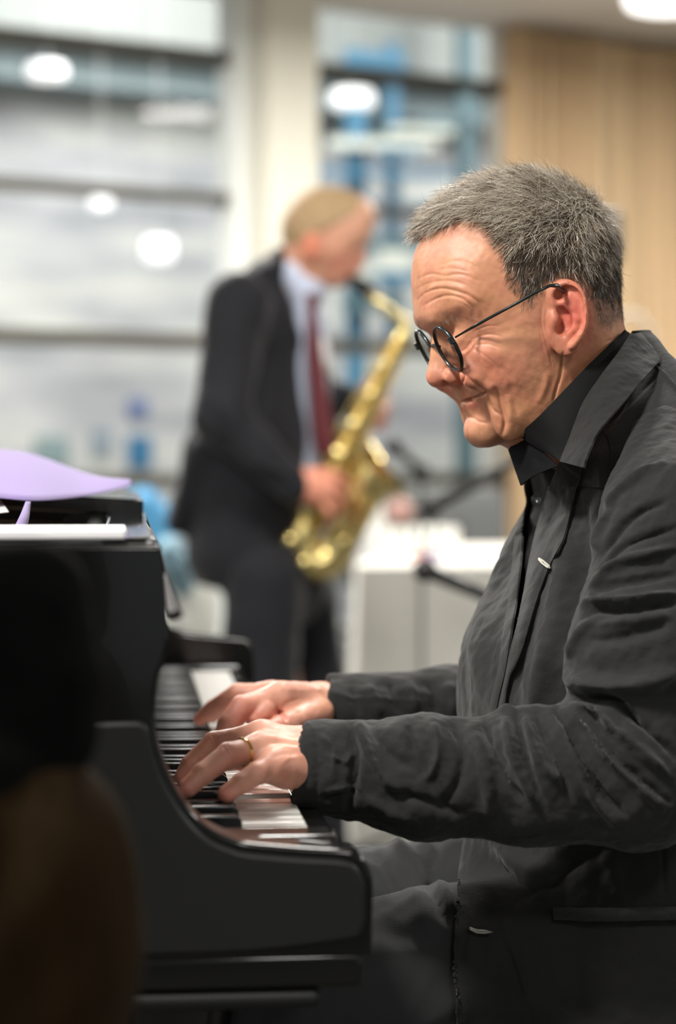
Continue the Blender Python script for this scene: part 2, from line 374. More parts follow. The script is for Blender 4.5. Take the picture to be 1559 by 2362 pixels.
# blue notices on the far wall, left
for (u, v, w_, h_, c, lab) in ((318, 942, 46, 44, (104, 120, 160), 'small violet-blue notice on the hall wall, upper of the pair'), (322, 1042, 60, 72, (54, 112, 150), 'deep blue notice on the hall wall, lower of the pair'),
                               (120, 1038, 80, 60, (130, 150, 150), 'faint green-grey notice on the hall wall above the lilac sheet'), (235, 1020, 50, 60, (140, 152, 160), 'faint grey notice on the hall wall left of the blue pair'), (700, 330, 0, 0, 0, 0)):
    if not w_: continue
    c0 = hp(u, v, HN - .02); k = c0.y / FPX / 2; b = MB(); b.box(c0, (w_ * k, .008, h_ * k), AXW)
    tag(b.build('wall_notice', mat('notice_print', lin(c), .7)), lab, 'notice', 'notices on the hall wall')
# ceiling lamps of the room
cl = None
LP2 = [(x, y) for x, y, p in LAMPS]; vis = P(1548, 0, 7.86); LP2.append((vis.x, vis.y))
hot = mat('ceiling_lamp_diffuser', (1, 1, 1), .5, emis=((1, .98, .94), 2.2))
def drum(x, y, lab):
    t = empty('ceiling_lamp', (x, y, CEIL), lab, 'lamp', 'round white ceiling lamps')
    b = MB(); b.lathe([(0, -.12), (.13, -.12), (.158, -.112), (.168, -.09), (.168, -.02), (0, -.02)], (x, y, CEIL), n=48); b.build('diffuser', hot, t)
    b = MB(); b.lathe([(0, -.025), (.176, -.025), (.176, 0), (0, 0)], (x, y, CEIL), n=48); b.build('mounting_ring', lamprim, t)
drum(vis.x, vis.y, 'round white ceiling lamp at the top right above the curtain')
for x, y, p in ((-3.6, 7.6, 88), (-.4, 9.6, 88), (2.5, 11.4, 88)):   # unseen fill lights added to brighten the hall beyond the glass
    ld = bpy.data.lights.new('hall_fill_light', 'AREA'); ld.shape = 'DISK'; ld.size = 1.6; ld.energy = p; lo_ = bpy.data.objects.new('hall_fill_light', ld); COL.objects.link(lo_); lo_.location = (x, y, 3.6); lo_.rotation_euler = (math.radians(35), 0, math.radians(30))
# ================================================================ GRAND PIANO
PO = np.array([-.020, 1.62]); PA_ = np.array([-.1005, .99494]); PB = np.array([.99494, .1005])
AV, BV = Vector((*PA_, 0)), Vector((*PB, 0)); AXP = (BV, AV, WZ)
def PP(a, b, z): return Vector((PO[0] + PA_[0] * a + PB[0] * b, PO[1] + PA_[1] * a + PB[1] * b, z))
def onA(u, v, a):           # pixel -> (b, z) on the upright plane a = const
    k = (u - U0) / FPX; d = (a + PO @ PA_) / (k * PA_[0] + PA_[1]); q = np.array([k * d, d]) - PO
    return (q @ PB, HC - (v - V0) * d / FPX)
M['lac'] = mat('black_piano_lacquer', lin((13, 13, 12)), .16, spec=.35, coat=.2)
M['lacs'] = mat('black_satin_lacquer', lin((22, 22, 20)), .42, spec=.4)
M['ivory'] = mat('white_key_plastic', lin((232, 230, 224)), .12, spec=.5)
M['ebony'] = mat('black_key_plastic', lin((16, 16, 16)), .22, spec=.6)
M['brass'] = mat('brass', lin((200, 165, 90)), .25, metal=1)
M['felt'] = mat('dark_felt', lin((40, 14, 14)), .95)
M['gloss'] = mat('polished_black_lacquer', lin((16, 16, 15)), .07, spec=.6, coat=1)
piano = empty('grand_piano', PP(.6, -.6, 0), 'black lacquered grand piano in front of the seated man in glasses', 'piano')
AN = -.085
prof = [(372, 1258), (377, 1305), (381, 1359), (386, 1431), (389, 1478), (381, 1514), (367, 1550), (359, 1593), (357, 1646), (361, 1690), (369, 1727), (387, 1779), (416, 1837), (453, 1885), (491, 1915), (537, 1935), (577, 1945), (693, 1955), (797, 1962), (822, 1970), (843, 1987), (857, 2013), (861, 2050), (858, 2206)]
pf = [onA(u, v, AN) for u, v in prof]; pfs = [tuple(p) for p in catmull(pf[:-1], 5)] + [pf[-1]]
zb = pf[-1][1]; top_z = pf[0][1]; b0 = pf[0][0]
def cheek(name, a0, a1, left=-.42):
    poly = [(left, top_z)] + pfs + [(left, zb)]
    return MB().prism(poly, lambda p, t: PP(t, p[0], p[1]), a0, a1).build(name, M['lac'], piano, sharp=28, bevel=.0035)
cheek('cheek', AN, -.048)
pfn = pfs; pfs = [(b, z + .036 * min(1, max(0, (.93 - z) / .12)) * (1 if z > .72 else max(0, (z - .66) / .06))) for b, z in pfn]
cheek('cheek', 1.262, 1.305)
pfs = pfn
# raised lower panel on the outer face, its top edge catching the light
pin = []
for (u, v) in [(200, 1668), (300, 1664), (330, 1668), (345, 1690), (356, 1738), (376, 1796), (408, 1856), (446, 1905), (486, 1937), (535, 1958), (577, 1968), (693, 1978), (790, 1984), (822, 2000), (838, 2030), (842, 2060), (836, 2150), (770, 2172), (560, 2196), (200, 2206)]:
    pin.append(onA(u, v, AN))
pin = [(-.42, pin[0][1])] + [tuple(p) for p in catmull(pin, 3)] + [(-.42, pin[-1][1])]
MB().prism(pin, lambda p, t: PP(t, p[0], p[1]), AN - .004, AN + .01).build('side_panel', M['lacs'], piano, sharp=30, bevel=.003)
# key bed and lower mouldings
kz = zb
MB().box(PP(.606, -.16, kz - .010), (.19, .69, .012), AXP).build('key_bed', M['lac'], piano, bevel=.004)
MB().box(PP(.606, -.19, kz - .030), (.19, .69, .007), AXP).build('bottom_moulding', M['lacs'], piano, bevel=.006)
MB().box(PP(.606, .008, .728), (.010, .66, .018), AXP).build('key_slip', M['lac'], piano, bevel=.003)
# key blocks
for a0, a1 in ((-.048, -.004), (1.226, 1.262)):
    c = (a0 + a1) / 2
    MB().box(PP(c, -.075, .736), (.092, (a1 - a0) / 2, .018), AXP).build('key_block', M['lac'], piano, bevel=.006)
# rim, walls of the case
def rimpath(off):
    pts = [(AN + off, -.2), (AN + off, -1.45), (.05 + off * .6, -1.85), (.35, -2.02 + off), (.72 - off * .6, -1.85), (.86 - off, -1.45), (1.02 - off, -1.05), (1.25 - off, -.72), (1.30 - off, -.4), (1.30 - off, -.2)]
    return catmull(pts, 8)
o_, i_ = rimpath(0), rimpath(.032); m = MB(); n = len(o_); V = []
for p, q in zip(o_, i_):
    V += [PP(p[0], p[1], zb - .02), PP(p[0], p[1], top_z), PP(q[0], q[1], top_z), PP(q[0], q[1], zb - .02)]
F = [(i * 4 + k, i * 4 + (k + 1) % 4, (i + 1) * 4 + (k + 1) % 4, (i + 1) * 4 + k) for i in range(n - 1) for k in range(4)] + [(3, 2, 1, 0), ((n - 1) * 4, (n - 1) * 4 + 1, (n - 1) * 4 + 2, (n - 1) * 4 + 3)]
m.add(V, F); m.build('rim', M['lac'], piano, sharp=40, bevel=.003)
m = MB(); V = [PP(q[0], q[1], .80) for q in i_]; m.add(V, [tuple(range(len(V)))]); V = [PP(q[0], q[1], .775) for q in i_]; m.add(V, [tuple(range(len(V) - 1, -1, -1))]); m.build('soundboard', mat('soundboard_spruce', lin((120, 84, 48)), .4, var=(3, .2, 4, (1, 8, 1))), piano, smooth=False)
ip = rimpath(.06); m = MB(); V = [PP(q[0], min(q[1], -.36), .852) for q in ip] + [PP(q[0], min(q[1], -.36), .84) for q in ip]; k = len(ip)
m.add(V, [tuple(range(k)), tuple(range(2 * k - 1, k - 1, -1))] + [(i, i + k, (i + 1) % k + k, (i + 1) % k) for i in range(k)]); m.build('iron_frame', mat('gilt_iron', lin((120, 92, 48)), .35, metal=.7), piano, smooth=False)
# flat top shelf behind the near cheek, front rail running away along the name board
MB().box(PP(-.0, -.62, top_z - .012), (.62 + b0, .065, .0115), AXP).build('top_shelf', M['gloss'], piano, bevel=.003)
MB().box(PP(.62, b0 - .022, top_z - .006), (.020, .66, .010), AXP).build('front_rail', M['gloss'], piano, bevel=.004)
MB().box(PP(.607, -.172, .86), (.008, .65, .085), AXP).build('name_board', M['lac'], piano, bevel=.003)
fb = [(-.153, .772), (-.158, .85), (-.150, .90), (-.128, .925), (-.118, .915), (-.134, .895), (-.141, .85), (-.140, .772)]
MB().prism(fb, lambda p, t: PP(t, p[0], p[1]), -.0, 1.222).build('fallboard', M['lac'], piano, sharp=30, bevel=.002)
MB().box(PP(.61, -.147, .7625), (.006, .605, .004), AXP).build('key_felt', M['felt'], piano)
# music desk lying folded toward the back
ds = [(-.118, .966), (-.118, .984), (-.130, .985), (-.42, 1.000), (-.42, .986), (-.15, .969)]
MB().prism(ds, lambda p, t: PP(t, p[0], p[1]), .62, 1.02).build('music_desk', M['lac'], piano, sharp=30, bevel=.002)
for a in (.70, .94): MB().box(PP(a, -.25, .972), (.05, .02, .012), AXP).build('desk_support', M['lac'], piano, bevel=.002)
MB().box(PP(.35, -.50, .93), (.012, .28, .03), AXP).build('damper_rail', M['lacs'], piano, bevel=.004)
# legs
for a, b in ((.03, -.13), (1.18, -.13), (.36, -1.75)):
    MB().lathe([(0, .085), (.035, .085), (.04, .12), (.045, .42), (.07, .56), (.08, zb - .04), (0, zb - .04)], PP(a, b, 0), n=24).build('leg', M['lac'], piano)
    MB().lathe([(0, 0), (.02, 0), (.035, .015), (.035, .06), (.02, .085), (0, .085)], PP(a, b, 0), n=20).build('caster', M['brass'], piano)
MB().box(PP(.6, -.5, .38), (.03, .02, .26), AXP).build('pedal_lyre', M['lac'], piano, bevel=.005)
MB().box(PP(.6, -.5, .10), (.06, .12, .03), AXP).build('pedal_box', M['lac'], piano, bevel=.005)
for da in (-.05, 0, .05): MB().box(PP(.6 + da, -.40, .085), (.05, .010, .004), AXP).build('pedal', M['brass'], piano, bevel=.002)
# keys
pitch = 1.2225 / 52; kw = None; kb = None
for i in range(52):
    a = (i + .5) * pitch
    if kw is None:
        kw = MB().box((0, 0, 0), (.075, pitch / 2 - .0005, .0105), AXP).build('white_key', M['ivory'], None, bevel=.0016); o = kw
    else: o = kw.copy(); COL.objects.link(o)
    dip = .0
    if i in (7, 24): dip = .006
    o.location = PP(a, -.075, .748 - .0105 - dip); setpar(o, piano)
poly = [(-.047, 0), (-.047, .0115), (.042, .0115), (.0465, .008), (.0475, 0)]
for i in range(51):
    if i % 7 in (1, 4): continue
    a = (i + 1) * pitch
    if kb is None:
        V = []; n = len(poly)
        for sgn in (-1, 1):
            for (b, z) in poly:
                wd = .0055 if z < .001 else .0047; V.append(BV * b + AV * (sgn * wd) + WZ * z)
        kb = mkmesh('black_key', V, [tuple(range(n)), tuple(range(2 * n - 1, n - 1, -1))] + [(j, j + n, (j + 1) % n + n, (j + 1) % n) for j in range(n)], M['ebony'], None, sharp=30, bevel=.0012); o = kb
    else: o = kb.copy(); COL.objects.link(o)
    o.location = PP(a, -.0975, .747); setpar(o, piano)
# sheets and books on the piano
M['lilac'] = mat('lilac_paper', lin((128, 112, 158)), .85, sheen=.1); M['paper'] = mat('white_paper', lin((232, 230, 232)), .8)
lo = [(303, 1121, 2.32), (200, 1143, 2.2), (90, 1154, 2.05), (0, 1148, 2.03), (-160, 1136, 2.0)]
hi = [(300, 1116, 2.36), (190, 1089, 2.45), (100, 1055, 2.45), (20, 1038, 2.4), (-160, 1030, 2.3)]
L_, H_ = resample(catmull(PA(lo), 6), 40), resample(catmull(PA(hi), 6), 40)
G = np.stack([L_ * (1 - t) + H_ * t + np.array([0, 0, .006 * math.sin(math.pi * t)]) for t in np.linspace(0, 1, 14)], 1)
V, F = grid_sheet(G, .0006)
tag(mkmesh('paper_sheet', V, F, M['lilac']), 'large lilac paper sheet curling over the music desk of the piano', 'sheet of paper')
a0 = P(100, 1155, 1.98); G = PA([[(60, 1231, 1.86), (26, 1231, 1.84)], [(68, 1192, 1.9), (46, 1190, 1.88)], [(71, 1157, 1.98), (60, 1156, 1.96)]]); V, F = grid_sheet(np.array([resample(G[:, 0], 8), resample(G[:, 1], 8)]), .0006)
tag(mkmesh('paper_sheet', V, F, M['lilac']), 'narrow lilac paper strip standing up behind the white music book', 'sheet of paper')
G = PA([[(-90, 1192, 2.0), (20, 1180, 2.0)], [(-90, 1140, 2.1), (-5, 1146, 2.1)]]); V, F = grid_sheet(G, .0008)
tag(mkmesh('paper_sheet', V, F, M['paper']), 'white paper corner at the left edge below the large lilac sheet', 'sheet of paper')
bk = empty('music_book', PP(0, -.5, top_z), 'thick white open music book lying on the top shelf of the piano', 'book')
q = [onA(290, 1250, -.04)]; bx = q[0][0]
MB().box(PP(-.008, bx - .26, top_z + .0068), (.26, .050, .0036), AXP).build('page_block', M['paper'], bk, bevel=.0015)
MB().box(PP(-.008, bx - .262, top_z + .0022), (.26, .051, .0007), AXP).build('cover', M['lacs'], bk)
# folder leaning at the far end with white sheets
fo = empty('music_folder', P(400, 1425, 2.80), 'slanted black folder holding white sheets at the far end of the keyboard', 'folder')
def slab(pts, d, th, name, mt, par):
    V = [P(u, v, d) for u, v in pts] + [P(u, v, d) + Vector((0, th, 0)) for u, v in pts]; n = len(pts)
    return mkmesh(name, V, [tuple(range(n)), tuple(range(2 * n - 1, n - 1, -1))] + [(j, j + n, (j + 1) % n + n, (j + 1) % n) for j in range(n)], mt, par, smooth=False, bevel=.0015)
slab([(340, 1240), (366, 1290), (382, 1326), (416, 1412), (421, 1424), (398, 1434), (380, 1430), (340, 1300)], 2.80, .03, 'cover', M['lacs'], fo)
slab([(360, 1330), (376, 1326), (400, 1398), (404, 1408), (396, 1414), (370, 1410)], 2.785, .01, 'sheets', M['paper'], fo)
# ================================================================ PIANIST: HEAD AND HANDS
def orient(V, F):
    a, b, c, d = V[F[:, 0]], V[F[:, 1]], V[F[:, 2]], V[F[:, 3]]
    vol = (np.cross(b - a, c - a) * a).sum() + (np.cross(c - a, d - a) * a).sum()
    return F if vol > 0 else F[:, ::-1]
PSI = math.radians(14); HC0 = np.array(P(1190, 740, 1.95)); HX = np.array([math.cos(PSI), math.sin(PSI)]); HL = np.array([math.sin(PSI), -math.cos(PSI)])
def hl(u, v, lat=0.0):
    """view ray meets the plane 'lat' mm to the man's left of his mid-plane -> head frame (x, lat, z)"""
    lat = lat / 1000; k = (u - U0) / FPX; d = (lat + HC0[:2] @ HL) / (k * HL[0] + HL[1]); p = np.array([k * d, d])
    return ((p - HC0[:2]) @ HX, lat, HC - (v - V0) * d / FPX - HC0[2])
def h2w(V): return np.stack([HC0[0] + V[:, 0] * HX[0] + V[:, 1] * HL[0], HC0[1] + V[:, 0] * HX[1] + V[:, 1] * HL[1], HC0[2] + V[:, 2]], 1)
def hw(u, v, lat=0.0): return Vector(h2w(np.array([hl(u, v, lat)]))[0])
PROF = [(985, 525), (966, 566), (957, 600), (954, 630), (955, 660), (959, 690), (961, 712), (964, 733), (976, 752), (989, 767), (998, 780), (998, 800), (996, 822), (992, 848), (991, 862), (994, 874), (1001, 885), (1014, 891), (1030, 890), (1042, 896), (1053, 909), (1063, 920), (1071, 927), (1068, 932), (1071, 941), (1077, 952), (1085, 963), (1083, 975), (1083, 988), (1088, 1003), (1098, 1016), (1107, 1025), (1122, 1028), (1140, 1026), (1153, 1025), (1175, 1036),
        (1205, 1056), (1260, 1075), (1330, 1095), (1420, 1100), (1490, 960), (1475, 850), (1436, 770), (1426, 730), (1420, 690), (1416, 640), (1408, 580), (1390, 525), (1360, 480), (1325, 448), (1280, 425), (1230, 413), (1180, 412), (1130, 422), (1080, 443), (1030, 474)]
WR = [ # u, v, half width mm, rounding mm
 (1200, 470, 66, 80), (1300, 500, 68, 80), (1110, 520, 62, 72), (1250, 600, 76, 80), (1150, 600, 70, 62), (1050, 590, 60, 55), (990, 610, 56, 48), (1350, 600, 73, 80), (1400, 640, 66, 75), (1330, 700, 72, 70), (1250, 700, 75, 60), (1150, 700, 71, 50), (1090, 680, 66, 42), (1030, 690, 62, 36), (985, 690, 56, 34), (1000, 745, 40, 26), (1030, 745, 52, 26),
 (992, 775, 11, 9), (1005, 790, 14, 10), (1025, 785, 31, 14), (1045, 790, 42, 20), (1075, 790, 54, 28), (1110, 800, 63, 34), (1160, 800, 69, 40), (1230, 800, 70, 45), (990, 830, 9, 9), (1005, 830, 11, 10), (1022, 835, 17, 11), (1045, 835, 32, 16), (1075, 840, 48, 22), (1110, 850, 59, 30), (1160, 860, 66, 32), (1220, 860, 66, 35),
 (990, 872, 9, 10), (1010, 875, 11, 10), (1030, 880, 13, 10), (1062, 870, 22, 13), (1050, 890, 17, 13), (1072, 892, 31, 16), (1100, 890, 50, 22), (1140, 900, 58, 26), (1200, 920, 62, 28), (1260, 900, 62, 30),
 (1066, 930, 17, 12), (1085, 930, 30, 15), (1110, 930, 42, 18), (1140, 940, 50, 22), (1080, 965, 20, 16), (1100, 965, 32, 18), (1130, 970, 43, 22), (1080, 995, 20, 20), (1110, 1000, 32, 22), (1150, 990, 44, 24), (1200, 980, 54, 24), (1180, 1020, 42, 24),
 (1290, 850, 62, 45), (1320, 950, 57, 50), (1280, 1050, 56, 50), (1230, 1060, 50, 45), (1400, 850, 56, 50), (1420, 760, 50, 45), (1380, 1050, 64, 50), (1350, 1180, 60, 50), (1360, 780, 60, 50)]
def prof_fields(ax, az):
    pts = np.array([hl(u, v)[::2] for u, v in PROF]); pts = catmull(list(pts) + [pts[0]], 3)[:-1]
    X, Z = np.meshgrid(ax, az, indexing='ij'); q = np.stack([X.ravel(), Z.ravel()], 1); n = len(pts)
    d2 = np.full(len(q), 1e9); ins = np.zeros(len(q), bool)
    for i in range(n):
        a, b = pts[i], pts[(i + 1) % n]; ab = b - a; h = np.clip(((q - a) @ ab) / (ab @ ab + 1e-12), 0, 1)
        e = q - a - h[:, None] * ab; d2 = np.minimum(d2, (e * e).sum(1))
        c = ((a[1] > q[:, 1]) != (b[1] > q[:, 1])); xi = (b[0] - a[0]) * (q[:, 1] - a[1]) / (b[1] - a[1] + 1e-15) + a[0]; ins ^= c & (q[:, 0] < xi)
    S = np.sqrt(d2) * np.where(ins, 1, -1)
    C = np.array([hl(u, v)[::2] for u, v, _, _ in WR]); val = np.array([(a, b) for _, _, a, b in WR]) / 1000
    K = np.sqrt(((C[:, None] - C[None]) ** 2).sum(-1) + .010 ** 2); mu = val.mean(0)
    wt = np.linalg.solve(K + np.eye(len(C)) * 2e-4, val - mu)
    out = np.zeros((len(q), 2))
    for s in range(0, len(q), 20000): out[s:s + 20000] = np.sqrt(((q[s:s + 20000, None] - C[None]) ** 2).sum(-1) + .010 ** 2) @ wt + mu
    Wd = np.clip(out[:, 0], .006, .08); R = np.clip(out[:, 1], .007, .085)
    return [a.reshape(X.shape).astype(np.float32) for a in (S, Wd, R)]
def make_head(h=.00105):
    lo = (-.100, -.0, -.195); hi = (.142, .104, .142)
    ax = [np.arange(lo[0], hi[0], h), np.arange(-h * 2.5, hi[1], h), np.arange(lo[2], hi[2], h)]
    S, Wd, R = prof_fields(ax[0], ax[2]); t = np.maximum(1 - S / R, 0); tc = np.clip(t, 0, 1); sc = Wd * (1 - tc) + np.minimum(Wd, R) * tc
    X = [ax[0].astype(np.float32)[:, None, None], np.abs(ax[1].astype(np.float32))[None, :, None], ax[2].astype(np.float32)[None, None, :]]
    D = (np.sqrt((X[1] / Wd[:, None, :]) ** 2 + t[:, None, :] ** 2) - 1) * sc[:, None, :]
    mm = .001
    def E(u, v, lat, r, rot=0, beta=0):       # ellipsoid, rot in the side plane, beta turning outward to the back
        c, s = math.cos(rot), math.sin(rot); cb, sb = math.cos(beta), math.sin(beta)
        Rm = [(c * cb, c * sb, s), (-sb, cb, 0), (-s * cb, -s * sb, c)]
        return s_ell(X, hl(u, v, lat), [x * mm for x in r], Rm)
    def Cp(p, q, r1, r2): return s_cap(X, hl(*p), hl(*q), r1 * mm, r2 * mm)
    # cheek raised by the smile, brow, eye socket, closed lids
    D = smin(D, E(1124, 846, 44, (27, 12, 18), .5), .022)
    D = smin(D, E(1048, 722, 25, (18, 10, 8), .35), .014)
    D = ssub(D, E(1046, 784, 31, (9, 9, 9), .4), .012)
    D = smin(D, E(1078, 790, 31, (11.5, 11, 11)), .006)
    D = smin(D, E(1078, 770, 37, (15, 8, 6), .7), .012)
    D = smin(D, E(1084, 812, 38, (10, 7, 4), .35), .007)
    # nose
    D = smin(D, Cp((1012, 800, 0), (1012, 866, 0), 5, 8.0), .007)
    D = smin(D, E(1011, 868, 3, (8, 7, 8)), .006)
    D = smin(D, E(1047, 866, 15, (9.5, 6, 8.5), .2), .0035)
    D = ssub(D, E(1034, 881, 10.5, (7, 4.2, 3.4), -2.6), .0015)
    # lips and chin
    D = smin(D, Cp((1078, 920, 0), (1104, 911, 22), 3.6, 3), .008)
    D = smin(D, Cp((1080, 937, 0), (1103, 928, 18), 4, 3), .006)
    D = smin(D, E(1112, 993, 6, (9.5, 13, 10)), .016)
    D = smin(D, E(1170, 960, 44, (13, 8, 22), .2), .014)
    D = ssub(D, Cp((1060, 931, 0), (1090, 921, 15), 1.2, 1.0), .003); D = ssub(D, Cp((1090, 921, 16), (1121, 907, 27.5), 1.2, .9), .003)
    # ear
    B = math.radians(24)
    def L(u): return 73 + (u - 1275) / 75 * 15
    e = E(1311, 727, L(1313) - 1, (15, 4.2, 30), -.14, B)
    e = smin(e, E(1308, 786, L(1300) - .5, (9.5, 3.8, 11), -.2, B), .004)
    e = smin(e, E(1300, 735, 73, (10, 8, 17), -.2, B), .008)
    hx = [(1281, 702), (1276, 680), (1286, 661), (1303, 652), (1321, 655), (1337, 670), (1347, 692), (1351, 716), (1351, 740), (1345, 764), (1335, 783), (1322, 797)]
    hr = [2.6, 3.2, 3.6, 3.8, 3.7, 3.5, 3.4, 3.3, 3.2, 3.1, 3.0, 3]
    hq = catmull([(*a, b) for a, b in zip(hx, hr)], 4); hx = [tuple(q[:2]) for q in hq]; hr = [q[2] for q in hq]
    for (a, ra), (b, rb) in zip(zip(hx[:-1], hr[:-1]), zip(hx[1:], hr[1:])): e = smin(e, Cp((a[0] - 4, a[1] + 3, L(a[0]) + 2), (b[0] - 4, b[1] + 3, L(b[0]) + 2), ra, rb), .0015)
    D = smin(D, e, .004)
    sp = [(1292, 682), (1303, 668), (1320, 668), (1333, 682), (1340, 705), (1341, 735), (1335, 762)]
    sp = [tuple(q) for q in catmull(sp, 4)]
    for a, b in zip(sp[:-1], sp[1:]): D = ssub(D, Cp((a[0], a[1], L(a[0]) + 4.5), (b[0], b[1], L(b[0]) + 4.5), 1.9, 1.8), .0025)
    D = ssub(D, E(1293, 680, L(1293) + 3, (5, 5, 5), 0, B), .003)
    D = ssub(D, E(1300, 724, L(1300) + 3.5, (9.5, 6.5, 8), .5, B), .003)
    D = ssub(D, E(1305, 750, L(1305) + 4, (9.5, 7.5, 10), -.1, B), .003)
    D = ssub(D, E(1291, 752, L(1290) + 1, (3.5, 6, 7), 0, B), .002)
    an = [(1300, 700), (1318, 712), (1329, 735), (1326, 757), (1312, 770)]
    for a, b in zip(an[:-1], an[1:]): D = smin(D, Cp((a[0], a[1], L(a[0]) + .5), (b[0], b[1], L(b[0]) + .5), 3.0, 3.0), .003)
    D = smin(D, E(1279, 738, 76, (5, 4.5, 7), .1), .004)
    V, F = surfnets(D, ax); m = V[:, 1]; V, F = V, F
    # mirror: keep the near half (lat >= 0) and reflect it
    keep = (V[:, 1] > -h * 1.2); fm = keep[F].all(1) & (V[F][:, :, 1].mean(1) > 0); F = F[fm]
    used = np.unique(F); mp = np.full(len(V), -1); mp[used] = np.arange(len(used)); V = V[used]; F = mp[F]
    seam = np.zeros(len(V), bool); seam[V[:, 1] < h * .8] = True; V[seam & (V[:, 1] < h * .5), 1] = 0
    n = len(V); V2 = V * [1, -1, 1]; F2 = F[:, ::-1] + n; on = V[:, 1] == 0
    remap = np.arange(2 * n); remap[n:][on] = np.where(on)[0]
    Vv = np.concatenate([V, V2]); Ff = remap[np.concatenate([F, F2])]
    used = np.unique(Ff); mp = np.full(len(Vv), -1); mp[used] = np.arange(len(used)); Vv = Vv[used]; Ff = mp[Ff]
    Vv = relax(Vv, Ff, 5, .45)
    Vw = h2w(Vv); Ff = orient(Vw, Ff); return Vw, Ff
FACE = [([(963, 644), (993, 632), (1027, 636), (1052, 632), (1077, 636), (1103, 648)], 3, -.55), ([(958, 668), (984, 655), (1018, 648), (1052, 650), (1082, 660)], 3, -.4),
 ([(963, 692), (984, 674), (1018, 665), (1052, 672), (1082, 682), (1103, 699), (1115, 722)], 3.2, -.8), ([(972, 683), (1000, 663), (1040, 660), (1080, 671), (1108, 690)], 5, .5),
 ([(1018, 610), (1052, 602), (1086, 610), (1111, 627)], 4, -.35), ([(1006, 623), (1044, 619), (1082, 627)], 3, -.3),
 ([(975, 706), (1010, 687), (1039, 682), (1069, 691), (1090, 712), (1101, 740)], 3.2, -.8), ([(1060, 696), (1085, 715), (1094, 740)], 3, -.4),
 ([(1090, 782), (1128, 771), (1158, 776)], 2.5, -.6), ([(1094, 796), (1128, 794), (1158, 806)], 2.5, -.55), ([(1086, 796), (1099, 809), (1111, 832)], 2.5, -.6), ([(1092, 765), (1125, 752), (1150, 752)], 2.5, -.4), ([(1086, 804), (1110, 815), (1140, 838)], 2.5, -.4),
 ([(1064, 812), (1078, 800), (1088, 786)], 3, -.8), ([(1070, 818), (1084, 806), (1092, 792)], 3, .8),
 ([(1251, 703), (1249, 746), (1259, 788), (1268, 818), (1274, 850)], 2, -.6), ([(1259, 716), (1258, 752), (1266, 790)], 1.8, -.45), ([(1243, 740), (1250, 790), (1262, 840)], 2, -.3), ([(1270, 770), (1272, 810), (1282, 850)], 2, -.35),
 ([(1299, 812), (1296, 845), (1292, 870), (1283, 900), (1277, 925)], 3, -1.6), ([(1262, 860), (1258, 890), (1240, 930)], 8, .8),
 ([(1140, 895), (1150, 915), (1157, 940), (1163, 962), (1164, 980), (1158, 1004)], 5, -2.0), ([(1122, 902), (1128, 924), (1137, 945), (1155, 958)], 4, -1.1), ([(1170, 910), (1176, 940), (1178, 975)], 9, 1.2),
 ([(1065, 853), (1086, 877), (1108, 894), (1122, 906)], 4, -1.0), ([(1085, 862), (1110, 882), (1140, 900)], 9, 1.2),
 ([(1064, 928), (1082, 922), (1100, 916), (1122, 907)], 2.8, -2.0), ([(1077, 962), (1091, 965), (1106, 973), (1128, 976)], 3, -.8), ([(1150, 840), (1175, 870), (1180, 905)], 8, -.5),
 ([(1395, 790), (1415, 782), (1432, 778)], 3, -.5), ([(1028, 847), (1045, 843), (1060, 851), (1070, 868), (1065, 888)], 3, -1.8), ([(1030, 846), (1024, 858), (1026, 868)], 4, -1.0)]
def blob(uv, u, v, ru, rv, a=0):
    c, s = math.cos(a), math.sin(a); x = (uv[:, 0] - u) * c + (uv[:, 1] - v) * s; y = -(uv[:, 0] - u) * s + (uv[:, 1] - v) * c
    return np.exp(-(x / ru) ** 2 - (y / rv) ** 2)
def mixc(C, w, rgb): return C * (1 - w[:, None]) + np.array(lin(rgb)) * w[:, None]
def rgba(C): return np.concatenate([C, np.ones((len(C), 1))], 1)
print('head...')
HV, HF = make_head(); HN_ = vnormals(HV, HF); HV = folds(HV, HN_, FACE, 1.25)
HN_ = vnormals(HV, HF); HV += HN_ * (wnoise(HV, 120, 1) * .00012 + wnoise(HV, 45, 2) * .0003)[:, None]; HN_ = vnormals(HV, HF)
huv = proj(HV); hloc = np.stack([(HV[:, :2] - HC0[:2]) @ HX, (HV[:, :2] - HC0[:2]) @ HL, HV[:, 2] - HC0[2]], 1)
C = np.tile(np.array(lin((194, 135, 104))), (len(HV), 1))
near = np.clip(hloc[:, 1] / .03, 0, 1) * .0 + 1
